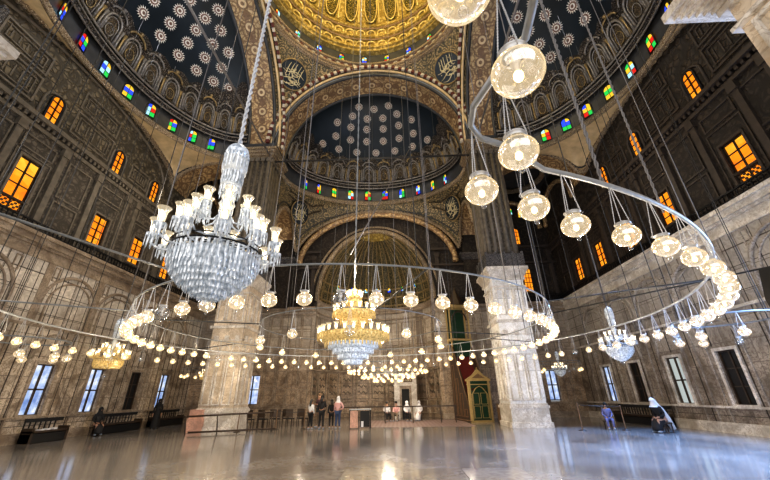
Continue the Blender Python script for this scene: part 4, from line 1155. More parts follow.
def white_chandelier(name, loc, sc, label, full=True, gold=False):
    e = empty(name, loc); s = sc
    V = lambda x, y, z: (x * s, y * s, z * s)
    # central column, z measured from the bottom globe (0) to the top cap (2.95)
    c = MB(); c.lathe([(r * s, z * s) for r, z in ((.03, .45), (.05, .6), (.16, .85), (.12, .95), (.07, 1.1), (.10, 1.3), (.06, 1.45), (.09, 1.6), (.13, 1.68), (.08, 1.8), (.10, 1.95), (.17, 2.0), (.17, 2.06), (.11, 2.1), (.13, 2.25), (.2, 2.32), (.2, 2.6), (.1, 2.64))], (0, 0, 0), 20)
    c.build('column', 'white_metal', e)
    for r_, z_, n_, L_ in ((.12, 1.42, 14, .3), (.10, 1.72, 12, .25)) if full else (): 
        c = MB(); drops(c, r_ * s, z_ * s, n_, L_ * s, .016 * s); c.build('prism_curtain', 'prism', e)
    c = MB(); c.lathe([(r * s, z * s) for r, z in ((.15, 2.66), (.2, 2.72), (.175, 2.82), (.11, 2.9), (.03, 2.94), (.02, 3.02))], (0, 0, 0), 20)
    c.build('top_cap', 'prism_blue', e)
    c = MB(); drops(c, .20 * s, 2.68 * s, 20, .34 * s, .018 * s); drops(c, .17 * s, 2.42 * s, 20, .36 * s, .02 * s); drops(c, .16 * s, 2.12 * s, 18, .3 * s, .018 * s)
    c.build('column_prisms', 'prism', e)
    # lower hoop with tiers of prisms
    h = MB(); h.tube([V(.65 * math.cos(2 * PI * k / 48), .65 * math.sin(2 * PI * k / 48), .81) for k in range(48)], .014 * s, 6, closed=True)
    h.tube([V(.65 * math.cos(2 * PI * k / 48), .65 * math.sin(2 * PI * k / 48), .89) for k in range(48)], .009 * s, 6, closed=True)
    for k in range(12): h.tube([V(.65 * math.cos(PI * k / 6), .65 * math.sin(PI * k / 6), .83), V(.1 * math.cos(PI * k / 6), .1 * math.sin(PI * k / 6), 1.0)], .01 * s, 5)
    h.build('hoop', 'iron' if not gold else 'gold', e)
    for j, (r, z, n_, L) in enumerate(((.64, .80, 50, .27), (.61, .72, 56, .26), (.56, .56, 54, .18), (.50, .45, 50, .14), (.43, .36, 46, .12), (.34, .28, 38, .11), (.24, .21, 28, .11), (.14, .16, 18, .1))):
        c = MB(); drops(c, r * s, z * s, n_, L * s, .021 * s, ph=j * .5)
        if j and not gold: c.lathe([((r - .02) * s, (z + .01) * s), ((r - .02) * s, (z - L * .72) * s), ((r - .035) * s, (z - L * .72) * s)], (0, 0, 0), 40, smooth=False)
        if gold and j > 2: continue
        c.build('prism_curtain', 'prism' if not gold else 'gold_crystal', e)
    MB().ball((0, 0, .02 * s), .115 * s, 16, 10).build('bottom_globe', 'globe_off', e)
    # arms and shades in two tiers
    rings = ((.88, 12, .80, .98), (.62, 9, 1.02, 1.26), (.34, 6, 1.36, 1.60)) if full else ((.8, 12, .92, 1.08), (.45, 6, 1.2, 1.4))
    for ri, (R, n_, z0, z1) in enumerate(rings):
        for k in range(n_):
            a = 2 * PI * (k + .5 * (ri % 2)) / n_; ca, sa = math.cos(a), math.sin(a)
            am = MB(); am.tube([V(.1 * ca, .1 * sa, z0 + .1), V(R * .5 * ca, R * .5 * sa, z0 - .02), V(R * .85 * ca, R * .85 * sa, z0 - .06), V(R * ca, R * sa, z0 + .02), V(R * ca, R * sa, z1)], [.016 * s, .015 * s, .015 * s, .02 * s, .012 * s], 6)
            am.lathe([(.002, (z1 - .14) * s), (.05 * s, (z1 - .08) * s), (.085 * s, (z1 - .02) * s), (.03 * s, (z1) * s)], (R * ca * s, R * sa * s, 0), 12)
            drops(am, .08 * s, (z1 - .03) * s, 9, .2 * s, .014 * s, cx=R * ca * s, cy=R * sa * s)
            arm = am.build('arm', 'prism' if not gold else 'gold_crystal', e)
            sh_ = MB(); tulip(sh_, (R * ca * s, R * sa * s, z1 * s), s * 1.05); sh_.build('tulip_shade', 'shade', arm)
            bb = MB(); bb.ball((R * ca * s, R * sa * s, (z1 + .1) * s), .034 * s, 8, 6, sz=1.7); bb.build('bulb', 'bulb_white', arm)
    return tag(e, label, 'chandelier')
WC = (-1.30, 4.75, 2.98)
white_chandelier('crystal_chandelier', WC, 1.0, 'large white crystal chandelier in the left foreground hung from a thick white rope')
rope(WC[0], WC[1], WC[2] + 2.98, 27, .038, 'rope', 'thick white twisted rope carrying the large white crystal chandelier', 420)
white_chandelier('crystal_chandelier', (12.3, 17.6, 3.0), .92, 'white crystal chandelier on a long stem before the right wall', False)
cable(12.3, 17.6, 5.7, 19, .025, 'cable', 'cable holding the crystal chandelier before the right wall')
white_chandelier('crystal_chandelier', (-12.7, 17.0, 2.75), .95, 'warm glowing gold crystal chandelier before the left wall', False, True)
cable(-12.7, 17.0, 5.5, 19, .025, 'cable', 'cable holding the gold crystal chandelier before the left wall')
white_chandelier('crystal_chandelier', (13.2, 26.6, 2.75), .6, 'small crystal chandelier in the far right corner over the lit window', False)
white_chandelier('crystal_chandelier', (-12.9, 26.6, 2.75), .6, 'small crystal chandelier in the far left corner behind the lamps', False, True)
for x, nm in ((13.2, 'right'), (-12.9, 'left')): cable(x, 26.6, 4.5, 20.3, .025, 'cable', 'cable holding the small chandelier in the far %s corner' % nm)

# ------------------------------------------------------------------ golden chandelier (centre)
g = empty('golden_chandelier', (-.25, 13.6, 2.8)); tag(g, 'huge golden tiered chandelier with white crystal basket at the centre', 'chandelier')
b = MB()
b.lathe([(.0001, 0), (.30, .02), (.33, .18), (.52, .22), (.56, .36), (.73, .42), (.76, .56), (.9, .6), (.94, .78), (1.0, .82)], (0, 0, 0), 48, smooth=False)
b.build('crystal_basket', 'prism_blue', g)
for j, (r, z, n_, L) in enumerate(((.32, .2, 30, .18), (.55, .4, 44, .2), (.75, .6, 56, .2), (.93, .82, 70, .22))):
    c = MB(); drops(c, r + .03, z, n_, L, .03, ph=.5 * j); c.build('prism_curtain', 'prism_blue', g)
b = MB()
b.lathe([(1.0, .8), (1.2, .85), (1.36, 1.0), (1.40, 1.12), (1.28, 1.16), (1.0, 1.1)], (0, 0, 0), 56)
b.lathe([(.45, 1.7), (.72, 1.75), (.84, 1.9), (.86, 2.0), (.7, 2.0), (.45, 1.95)], (0, 0, 0), 40)
b.build('gilt_hoop', 'gold_crystal', g)
b = MB(); b.lathe([(.55, 1.05), (.6, 1.2), (.42, 1.4), (.5, 1.6), (.46, 1.75), (.3, 2.0), (.2, 2.3), (.34, 2.45), (.3, 2.6), (.1, 2.75), (.14, 2.9), (.05, 3.0), (.01, 3.15)], (0, 0, 0), 28)
b.build('gilt_stem', 'gold_crystal', g)
for R, z, n_, nm in ((1.40, 1.1, 50, .22), (1.1, .84, 44, .2), (.86, 1.98, 36, .22), (.55, 1.72, 26, .24), (.5, 1.15, 26, .2), (.34, 2.42, 18, .2)):
    c = MB(); drops(c, R, z, n_, nm, .028); c.build('prism_curtain', 'gold_crystal', g)
for R, z, n_ in ((1.36, 1.14, 26), (.80, 2.02, 16), (.30, 2.62, 9)):
    for k in range(n_):
        a = 2 * PI * k / n_; am = MB(); am.tube([(R * .9 * math.cos(a), R * .9 * math.sin(a), z - .05), (R * math.cos(a), R * math.sin(a), z)], .02, 5); am.lathe([(.01, -.03), (.06, .0), (.02, .02)], (R * math.cos(a), R * math.sin(a), z), 8)
        arm = am.build('arm', 'gold_crystal', g)
        sh_ = MB(); tulip(sh_, (R * math.cos(a), R * math.sin(a), z + .02), 1.15, seg=8); sh_.build('tulip_shade', 'shade', arm)
        MB().ball((R * math.cos(a), R * math.sin(a), z + .13), .04, 6, 5, sz=1.6).build('bulb', 'bulb_white', arm)
rope(-.25, 13.6, 5.9, 38, .035, 'lead', 'pale central rope carrying the golden chandelier up into the dome', 200)

# ------------------------------------------------------------------ minbar (pulpit)
mb_ = empty('minbar', (7.05, 25.7, 0), rad(13)); tag(mb_, 'green and gold pulpit with gabled gate and red stairs beside the white pier', 'pulpit')
w = .80
f = MB(); f.box(-w, -w + .16, 0, .22, 0, 2.55); f.box(w - .16, w, 0, .22, 0, 2.55); f.box(-w - .08, w + .08, -.06, .28, 2.55, 2.68); f.box(-w - .04, w + .04, -.02, .24, 2.3, 2.36)
f.prism([(-w - .06, 2.68), (w + .06, 2.68), (w * .55, 2.92), (.12, 3.22), (0, 3.32), (-.12, 3.22), (-w * .55, 2.92)], (.0, .2), lambda u, v, q: (u, q, v))
f.box(-w, w, 0, .22, 0, .12); f.ball((0, .1, 3.38), .07, 8, 6)
gate = f.build('gate_frame', 'gold', mb_)
t_ = MB(); t_.prism([(-w * .6, 2.74), (w * .6, 2.74), (0, 3.05)], (-.03, .0), lambda u, v, q: (u, q, v)); t_.build('gable_panel', 'brown_wood', gate)
f = MB(); f.box(-w + .14, w - .14, .02, .18, 2.1, 2.56); f.box(-w + .14, -w + .24, .02, .18, .1, 2.2); f.box(w - .24, w - .14, .02, .18, .1, 2.2)
f.build('gate_panel', 'green', gate)
for s_ in (-1, 1):
    f = MB(); f.box(min(0, s_ * (w - .24)), max(0, s_ * (w - .24)), .06, .12, .15, 1.85)
    f.prism([(0, 1.85), (s_ * (w - .24), 1.85), (s_ * .35, 2.05), (0, 2.15)], (.06, .12), lambda u, v, q: (u, q, v))
    d_ = f.build('door_leaf', 'green', gate)
    h = MB(); x0, x1 = (min(s_ * .05, s_ * (w - .28)), max(s_ * .05, s_ * (w - .28)))
    h.rectframe(x0, x1, .25, 1.0, 0, .03, .03, lambda u, v, q: (u, .06 - q, v)); h.rectframe(x0, x1, 1.08, 1.8, 0, .03, .03, lambda u, v, q: (u, .06 - q, v))
    h.build('gold_trim', 'gold', d_)
f = MB(); f.tube([(-w + .22, .04, .2), (-w + .22, .04, 1.7), (-.38, .04, 1.95), (-.25, .04, 2.1), (0, .04, 2.22), (.25, .04, 2.1), (.38, .04, 1.95), (w - .22, .04, 1.7), (w - .22, .04, .2)], .035, 6)
f.build('gate_arch', 'gold', gate)
# stair and flanks
YE, ZE = 3.0, 4.4
f = MB()
for k in range(20): f.box(-w + .12, w - .12, .25 + k * (YE - .7) / 20, YE, .0 + k * ZE / 20, (k + 1) * ZE / 20)
f.build('stairs', 'red_wood', mb_)
for s_ in (-1, 1):
    f = MB(); x = s_ * (w - .06)
    f.prism([(.2, 0), (YE, 0), (YE, ZE + .9), (YE - .7, ZE + .9), (.2, 1.0)], (-.06, .06), lambda u, v, q: (x + q, u, v))
    fl = f.build('side_panel', 'dark_wood', mb_)
    h = MB(); h.tube([(x + s_ * .08, .2, 1.0), (x + s_ * .08, YE - .7, ZE + .9)], .04, 6); h.tube([(x + s_ * .08, .25, .1), (x + s_ * .08, YE, .1)], .04, 6)
    for k in range(4): h.rectframe(.5 + k * .6, .95 + k * .6, .3, .8 + k * 1.0, 0, .03, .05, lambda u, v, q: (x + s_ * (.06 + q), u, v))
    h.build('gold_trim', 'brown_wood', fl)
f = MB()
for sx in (-1, 1):
    for y in (YE - .75, YE - .02): f.box(sx * w - .05, sx * w + .05, y - .05, y + .05, ZE, 8.3)
f.box(-w - .15, w + .15, YE - .9, YE + .1, 8.2, 8.45); f.box(-w - .08, w + .08, YE - .82, YE + .04, 5.6, 5.75)
f.build('canopy_frame', 'gold', mb_)
f = MB(); f.box(-w + .1, w - .1, YE - .04, YE + .02, ZE, 8.2); f.box(-w + .08, w - .08, YE - .78, YE - .74, ZE + .05, 5.6); f.build('canopy_back', 'green', mb_)
f = MB(); f.tube([(.6 * math.cos(PI * k / 12) * -1, YE - .8, 7.2 + .7 * math.sin(PI * k / 12)) for k in range(13)], .06, 6); f.lathe([(.75, 8.45), (.6, 8.7), (.3, 9.4), (.05, 9.9), (.01, 10.1)], (0, YE - .4, 0), 8, smooth=False); f.build('canopy_spire', 'dark_wood', mb_)
# low cabinet beside the minbar gate
f = empty('low_cabinet', (8.55, 25.6, 0)); tag(f, 'low dark wooden cabinet standing between green gate and white pier', 'cabinet')
MB().box(-.45, .45, -.25, .25, .06, 1.05).box(-.5, .5, -.3, .3, 1.05, 1.12).build('body', 'brown_wood', f); MB().box(-.38, .38, -.28, -.25, .15, .95).build('glass_door', 'grey_grille', f)
MB().box(-.5, .5, -.3, .3, 0, .07).build('base', 'dark_wood', f)

# ------------------------------------------------------------------ small stone doorway before the apse
e = empty('stone_doorway', (2.05, 31.2, 0)); tag(e, 'pale stone doorway with dark opening in the apse behind the seated people', 'doorway')
f = MB(); f.box(-.95, -.5, 0, .5, 0, 2.5); f.box(.5, .95, 0, .5, 0, 2.5); f.box(-.95, .95, 0, .5, 2.5, 3.25); f.box(-1.1, 1.1, -.12, .6, 3.25, 3.42); f.box(-1.0, 1.0, -.06, .55, 2.45, 2.55); f.build('surround', 'moulding_white', e)
f = MB(); f.box(-.5, -.32, .1, .45, 0, 2.5); f.box(.32, .5, .1, .45, 0, 2.5); f.box(-.32, .32, .1, .45, 2.2, 2.5); f.build('inner_jamb', 'moulding_brown', e)
MB().box(-.5, .5, .46, .5, 0, 2.5).build('dark_opening', 'speaker', e)
MB().box(-.6, .6, -.03, .0, 2.72, 3.08).build('plaque', 'brown_glass', e)
f = MB()
for k in range(7): f.tube([(-.45 + k * .15, -.045, 2.8), (-.42 + k * .15, -.045, 3.0)], .012, 4)
f.tube([(-.48 + .08 * k, -.045, 2.86 + .04 * math.sin(k * 1.3)) for k in range(13)], .014, 4); f.build('inscription', 'script', e)

# ------------------------------------------------------------------ carpet and rails
MB().box(-1.5, 6.0, 22.9, 29.0, 0, .012).build('carpet', 'carpet'); tag(bpy.data.objects['carpet'], 'dusty red carpet spread on the floor before the apse', 'carpet')
e = empty('barrier_rail', (0, 25.9, 0)); tag(e, 'long low dark rail in front of the seated people', 'rail')
f = MB(); f.box(-3.4, 5.4, -.03, .03, .98, 1.06); f.build('top_rail', 'dark_wood', e)
for x in (-3.3, -1.4, .5, 2.4, 4.3, 5.3): MB().box(x - .03, x + .03, -.03, .03, .012 if x > -1.5 else 0, 1.0).build('post', 'dark_wood', e)
def stanchion(x, y, h, label, lean=0.):
    e = empty('stanchion', (x, y, 0)); tag(e, label, 'post'); e.rotation_euler = (0, lean, 0)
    MB().lathe([(.0001, 0), (.19, 0), (.19, .02), (.05, .05), (.03, .06)], (0, 0, 0), 16).build('base', 'dark_wood', e)
    MB().lathe([(.028, .05), (.028, h - .05), (.04, h - .04), (.04, h), (.0001, h + .01)], (0, 0, 0), 12).build('pole', 'brown_wood', e)
stanchion(-4.15, 22.4, 1.05, 'dark barrier post just left of the woman in white top')
stanchion(-5.9, 22.6, 1.05, 'dark barrier post beside the row of dark chairs')
stanchion(-7.6, 21.2, .95, 'short dark post at the right corner of the left pier')
stanchion(10.6, 19.6, 1.25, 'thin brown barrier post on the blue lit floor right of the white pier')
stanchion(12.6, 19.4, 1.1, 'thin brown barrier post beside the person in violet')
o = MB().tube([(10.6, 19.6, 1.15), (11.6, 19.5, 1.08), (12.6, 19.4, 1.05)], .018, 5).build('barrier_belt', 'cable_dark'); tag(o, 'thin dark belt strung between two barrier posts at right', 'belt')
o = MB().tube([(-5.9, 22.6, .95), (-5, 22.5, .88), (-4.15, 22.4, .95)], .018, 5).build('barrier_belt', 'cable_dark'); tag(o, 'thin dark belt strung between two barrier posts at left', 'belt')
# low railing by the left pier
e = empty('low_railing', (-9.2, 20.4, 0)); tag(e, 'low dark wooden railing slanting before the left pier', 'railing')
f = MB(); f.tube([(-.9, -.5, .85), (3.4, 1.4, .95)], .05, 6); f.tube([(-.4, -.6, .12), (3.6, 1.2, .12)], .05, 6); f.build('rails', 'dark_wood', e)
for t in (0, .35, .7, 1.): 
    MB().tube([(-.6 + 4.0 * t, -.5 + 1.75 * t, 0), (-.75 + 4.0 * t, -.45 + 1.8 * t, .9)], .035, 6).build('post', 'dark_wood', e)
# display table with glass and dark panels
e = empty('display_stand', (-.83, 22.4, 0)); e.scale = (.68, 1, .98); tag(e, 'small table with glass top and dark side panels right of the group', 'table')
f = MB(); f.box(-.95, .9, -.3, .3, 1.0, 1.05); f.build('table_top', 'lead', e)
for x in (-.9, -.1, .85): MB().box(x - .025, x + .025, -.28, -.22, 0, 1.0).build('leg', 'iron', e)
for x in (-.9, .85): MB().box(x - .025, x + .025, .22, .28, 0, 1.0).build('leg', 'iron', e)
MB().box(-.85, -.2, -.26, -.24, .05, .95).build('pink_panel', 'pink', e); MB().box(0, .8, -.26, -.24, .1, .95).build('dark_panel', 'speaker', e)
f = MB(); f.box(.1, .3, -.3, -.27, .1, .4); f.build('white_notice', 'white_cloth', e)

def chair(x, y, rz, label, group=None):
    e = empty('wooden_chair', (x, y, 0), rz); tag(e, label, 'chair', group)
    MB().box(-.23, .23, -.23, .23, .42, .47).build('seat', 'black', e)
    f = MB(); f.box(-.23, .23, .2, .25, .55, 1.0); f.build('backrest', 'dark_wood', e)
    for sx in (-.2, .2):
        for sy in (-.2, .22): MB().box(sx - .022, sx + .022, sy - .022, sy + .022, 0, .95 if sy > 0 else .42).build('leg', 'dark_wood', e)
for i in range(9):
    chair(-8.2 + .42 * i + .1 * (i % 2), 24.3 + .5 * (i % 2) + .06 * i, rad(180 + 20 * math.sin(i * 2.1)), 'dark wooden chair in the row between left pier and standing group', 'dark chairs left of the standing group')
# bench by the left wall
def bench(x, y, L, label, rz=PI / 2):
    e = empty('long_bench', (x, y, 0), rz); tag(e, label, 'bench')
    MB().box(-L / 2, L / 2, -.25, .25, .42, .5).build('seat', 'dark_wood', e)
    f = MB(); f.box(-L / 2, L / 2, .2, .26, .85, 1.0)
    for k in range(int(L / .25)): f.box(-L / 2 + k * .25, -L / 2 + k * .25 + .04, .21, .25, .5, .9)
    f.build('backrest', 'black', e)
    MB().box(-L / 2, L / 2, -.24, .24, .02, .38).build('shelf', 'speaker', e)
    for sx in (-1, 1): MB().box(sx * (L / 2 - .06) - .06, sx * (L / 2 - .06) + .06, -.25, .25, 0, .62).build('leg', 'dark_wood', e)
    for k in range(3): MB().box(-L / 2 + .5 + k * .35, -L / 2 + .72 + k * .35, -.2, .12, .5, .56 + .02 * k).build('white_book' if k else 'white_book', 'white_cloth', e) if False else None
    return e
bench(-15.2, 17.6, 1.9, 'dark wooden bench against the left wall under the first lit window', PI / 2)
bench(-15.25, 22.3, 3.2, 'second dark bench along the left wall behind the seated person', PI / 2)
bench(-15.25, 26.8, 3.4, 'third dark bench at the left wall near the far corner', PI / 2)
bench(15.6, 22.8, 4.6, 'low dark bench along the right wall under the windows', -PI / 2)
for k, (y, z) in enumerate(((17.2, .5), (17.5, .5), (17.85, .5))):
    o = MB().box(-.12, .12, -.09, .09, 0, .05 + .015 * k).build('white_book', 'white_cloth', None, (-15.12, y, z)); tag(o, 'small white book lying on the first bench, %s from the left' % ORD[k], 'book')

# ------------------------------------------------------------------ people
def skin_chain(name, verts, edges, radii, mat, parent, sub=1):
    me = bpy.data.meshes.new(name); me.from_pydata([tuple(v) for v in verts], edges, [])
    me.materials.append(M[mat]); o = bpy.data.objects.new(name, me); COL.objects.link(o); o.parent = parent
    md = o.modifiers.new('Skin', 'SKIN'); md.use_smooth_shade = True
    sv = me.skin_vertices[0].data if me.skin_vertices else None
    if sv is None:
        return o
    for i, r in enumerate(radii): sv[i].radius = (r, r) if not isinstance(r, tuple) else r; sv[i].use_root = False
    sv[0].use_root = True
    ms = o.modifiers.new('Sub', 'SUBSURF'); ms.levels = sub; ms.render_levels = sub
    return o
def person(loc, rz, label, spec, h=1.68):
    """spec: top, bottom, hair, scarf, robe, pose, arms"""
    e = empty('person', loc, rz); tag(e, label, 'person'); k = h / 1.68
    sit = spec.get('pose') == 'sit'
    dz = -.42 if sit else 0.
    lean = spec.get('lean', 0.)
    J = {}
    P = lambda x, y, z: Vector((x, y + lean * max(0, z - .9), z)) * k + Vector((0, 0, dz * k))
    J['pel'] = P(0, 0, .92); J['spi'] = P(0, .01, 1.1); J['che'] = P(0, .0, 1.28); J['nk'] = P(0, -.0, 1.42); J['hd0'] = P(0, -.015, 1.52); J['hd1'] = P(0, -.02, 1.6)
    for s, sd in ((-1, 'l'), (1, 'r')):
        J['sh' + sd] = P(s * .17, .0, 1.36); arm = spec.get('arm' + sd, 'down')
        if arm == 'down': J['el' + sd] = P(s * .225, .02, 1.10); J['wr' + sd] = P(s * .235, -.05, .88); hd = Vector((0, -.15, -1))
        elif arm == 'hip': J['el' + sd] = P(s * .37, .05, 1.14); J['wr' + sd] = P(s * .19, -.02, 1.0); hd = Vector((-s * .8, -.2, -.3))
        elif arm == 'front': J['el' + sd] = P(s * .22, -.03, 1.12); J['wr' + sd] = P(s * .1, -.24, 1.14); hd = Vector((-s * .4, -.8, .2))
        elif arm == 'lap': J['el' + sd] = P(s * .23, -.03, 1.12); J['wr' + sd] = P(s * .12, -.25, 1.0); hd = Vector((-s * .4, -.8, -.2))
        hd.normalize(); J['hn' + sd] = J['wr' + sd] + hd * .07 * k; J['d' + sd] = hd
        if sit: J['hi' + sd] = P(s * .09, 0, .88); J['kn' + sd] = P(s * .13, -.42, .9); J['an' + sd] = P(s * .13, -.40, .50)
        else: J['hi' + sd] = P(s * .09, 0, .86); J['kn' + sd] = P(s * .10, -.02 - .02 * s * spec.get('step', 1), .48); J['an' + sd] = P(s * .11, .02 + .03 * s * spec.get('step', 1), .08)
        J['to' + sd] = Vector((J['an' + sd].x, J['an' + sd].y - .15 * k, J['an' + sd].z - .045 * k))
    vs, ed, rr = [], [], []
    idx = {}
    def v(n, r):
        idx[n] = len(vs); vs.append(J[n]); rr.append(r * k)
    v('pel', .13); v('spi', .115); v('che', .135); v('nk', .05); v('hd0', .082); v('hd1', .088)
    for a, b in (('pel', 'spi'), ('spi', 'che'), ('che', 'nk'), ('nk', 'hd0'), ('hd0', 'hd1')): ed.append((idx[a], idx[b]))
    for sd in 'lr':
        v('sh' + sd, .055); v('el' + sd, .038); v('wr' + sd, .027); v('hn' + sd, .032)
        ed += [(idx['che'], idx['sh' + sd]), (idx['sh' + sd], idx['el' + sd]), (idx['el' + sd], idx['wr' + sd]), (idx['wr' + sd], idx['hn' + sd])]
        v('hi' + sd, .085); v('kn' + sd, .055); v('an' + sd, .036); v('to' + sd, .03)
        ed += [(idx['pel'], idx['hi' + sd]), (idx['hi' + sd], idx['kn' + sd]), (idx['kn' + sd], idx['an' + sd]), (idx['an' + sd], idx['to' + sd])]
        hd = J['d' + sd]; side = hd.cross(Vector((0, 1, .3))).normalized()
        for q, (off, L) in enumerate(((-.03, .075), (-.01, .088), (.01, .082), (.03, .065))):
            m1 = len(vs); p1 = J['hn' + sd] + (side * off + hd * .03) * k; p2 = p1 + (hd * L * .5) * k; p3 = p2 + (hd * L * .45 + Vector((0, -.012, 0))) * k
            for p in (p1, p2, p3): vs.append(p); rr.append(.0085 * k)
            ed += [(idx['hn' + sd], m1), (m1, m1 + 1), (m1 + 1, m1 + 2)]
        m1 = len(vs); p1 = J['wr' + sd] + (hd * .03 - side * .035) * k; p2 = p1 + (hd * .035 - side * .02) * k
        for p in (p1, p2): vs.append(p); rr.append(.010 * k)
        ed += [(idx['wr' + sd], m1), (m1, m1 + 1)]
    body = skin_chain('body', vs, ed, rr, 'skin', e)
    H = J['hd1']
    f = MB(); f.ball(H + Vector((0, -.085, -.02)) * k, .018 * k, 8, 6, sz=1.4); f.build('nose', 'skin', body)
    for s in (-1, 1):
        MB().ball(H + Vector((s * .032, -.078, .01)) * k, .012 * k, 8, 6).build('eye', 'black', body); MB().ball(H + Vector((s * .088, 0, -.01)) * k, .022 * k, 8, 6, sx=.5, sz=1.3).build('ear', 'skin', body)
    # clothes
    g_ = 1.0
    tv = [J['pel'] + Vector((0, 0, .0)), J['spi'], J['che'], J['nk'] - Vector((0, 0, .04))]; tr_ = [.155, .14, .158, .075]; te = [(0, 1), (1, 2), (2, 3)]
    for sd in 'lr':
        b0 = len(tv); tv += [J['sh' + sd], J['el' + sd], J['wr' + sd]]; tr_ += [.075, .054, .042]; te += [(2, b0), (b0, b0 + 1), (b0 + 1, b0 + 2)]
    skin_chain('jacket' if not spec.get('robe') else 'robe_top', tv, te, [r * k for r in tr_], spec['top'], e)
    if spec.get('robe'):
        f = MB(); base = 0.03 * k
        if sit:
            sk = [P(0, 0, .90), P(0, -.26, .84), P(0, -.38, .76), P(0, -.42, .6), P(0, -.43, .47)]
            skin_chain('robe_skirt', sk, [(0, 1), (1, 2), (2, 3), (3, 4)], [.20 * k, .21 * k, .21 * k, .21 * k, .24 * k], spec['bottom'], e)
        else:
            f.grid(lambda u, v_: tuple(Vector(((.16 + .11 * v_ + .012 * math.sin(10 * PI * u) * v_) * math.cos(2 * PI * u), (.13 + .10 * v_) * math.sin(2 * PI * u), 1.12 - 1.07 * v_)) * k), 30, 8)
            f.build('robe_skirt', spec['bottom'], e)
    else:
        lv = [J['pel'] - Vector((0, 0, .02))]; lr = [.145]; le = []
        for sd in 'lr':
            b0 = len(lv); lv += [J['hi' + sd], J['kn' + sd], J['an' + sd] + Vector((0, 0, .03))]; lr += [.105, .072, .055]; le += [(0, b0), (b0, b0 + 1), (b0 + 1, b0 + 2)]
        skin_chain('trousers', lv, le, [r * k for r in lr], spec['bottom'], e)
    for sd in 'lr':
        A = J['an' + sd]; f = MB(); f.ball((A.x, A.y - .06 * k, max(.045 * k, A.z - .03 * k)), .052 * k, 10, 6, sx=.85, sy=2.3, sz=.8); f.build('shoe', spec.get('shoe', 'shoe'), e)
    if spec.get('scarf'):
        f = MB(); f.ball(H + Vector((0, .022, .015)) * k, .115 * k, 14, 8, sx=.95, sy=.95, sz=1.12)
        f.lathe([(.10 * k, -.02 * k), (.10 * k, -.09 * k), (.13 * k, -.16 * k), (.165 * k, -.22 * k)], H + Vector((0, .02, 0)) * k, 16)
        if spec.get('drape'):
            f.tube([H + Vector((0, .06, .03)) * k, J['nk'] + Vector((0, .10, 0)) * k, J['che'] + Vector((0, .17, 0)) * k, J['pel'] + Vector((0, .2, 0)) * k, J['pel'] + Vector((0, .34, -.38)) * k], [.09 * k, .10 * k, .11 * k, .12 * k, .10 * k], 10)
        f.build('headscarf', spec['scarf'], e)
    else:
        f = MB(); f.ball(H + Vector((0, .02, .025)) * k, .103 * k, 14, 8, sz=1.05)
        if spec.get('hair') == 'long': f.tube([H + Vector((0, .07, .0)) * k, H + Vector((0, .11, -.14)) * k, H + Vector((0, .13, -.3)) * k], [.085 * k, .08 * k, .05 * k], 10)
        f.build('hair', spec.get('haircol', 'hair'), e)
    if spec.get('bag'):
        f = MB(); f.box(.2 * k, .3 * k, -.1 * k, .14 * k, .85 * k, 1.08 * k); f.build('shoulder_bag', 'black', e)
    return e
YG = 22.4
person((-3.8, YG, 0), rad(150), 'long haired woman in white top and black trousers, leftmost of the standing group', dict(top='white_cloth', bottom='black', hair='long', armr='front'), 1.55)
person((-3.5, YG + .85, 0), rad(-35), 'man in maroon jacket and khaki trousers standing behind the group', dict(top='maroon', bottom='khaki', arml='front', armr='front', haircol='brown_wood'), 1.88)
person((-3.12, YG - .15, 0), rad(170), 'tall woman dressed all in black with shoulder bag in the group', dict(top='black', bottom='black', hair='long', bag=True, arml='front', robe=False), 1.76)
person((-2.62, YG + .35, 0), rad(200), 'shorter person dressed all in black next to the pink jacket', dict(top='black', bottom='black', hair='long', arml='front'), 1.52)
person((-2.18, YG, 0), rad(165), 'woman in pink jacket, white headscarf and blue jeans, hand on hip', dict(top='pink_cloth', bottom='denim', scarf='white_cloth', arml='hip'), 1.68)
def stool(x, y, label, z=0., h=.42):
    e = empty('low_stool', (x, y, z)); tag(e, label, 'stool'); MB().box(-.2, .2, -.2, .2, h - .06, h).build('seat', 'dark_wood', e)
    for sx in (-.16, .16):
        for sy in (-.16, .16): MB().box(sx - .02, sx + .02, sy - .02, sy + .02, 0, h - .05).build('leg', 'dark_wood', e)
seats = [(.55, 27.9, 20, dict(top='white_cloth', bottom='black'), 'seated person in white shirt and black trousers, leftmost behind the rail'),
         (1.25, 28.1, -10, dict(top='pink_cloth', bottom='khaki'), 'seated person in pink top, second from left behind the rail'),
         (2.05, 27.9, 15, dict(top='white_cloth', bottom='black', scarf='white_cloth'), 'seated woman in white headscarf and black skirt behind the rail'),
         (2.95, 28.0, -20, dict(top='white_cloth', bottom='white_cloth', scarf='white_cloth', robe=True), 'seated woman draped entirely in white, rightmost behind the rail')]
for x, y, a, sp_, lb in seats:
    sp_.update(pose='sit', arml='lap', armr='lap'); person((x, y, .0), rad(a), lb, sp_, 1.72); stool(x, y + .05, 'low dark stool under the ' + lb.split(',')[0].replace('seated ', ''), .012, .40)
# right side: woman in black with white headscarf, person in violet
person((13.75, 18.2, 0), rad(-80), 'woman in black robe and white headscarf seated beside the right wall', dict(top='black', bottom='black', scarf='white_cloth', robe=True, pose='sit', arml='lap', armr='lap', lean=-.42, drape=True), 1.85)
stool(13.75, 18.2, 'low stool under the woman in black robe at right', 0, .42)
person((12.3, 20.2, 0), rad(-20), 'person in violet clothes with dark hair seated by the right wall', dict(top='violet', bottom='violet', pose='sit', arml='lap', armr='lap', hair='long'), 1.6)
stool(12.3, 20.2, 'low stool under the person in violet', 0, .38)
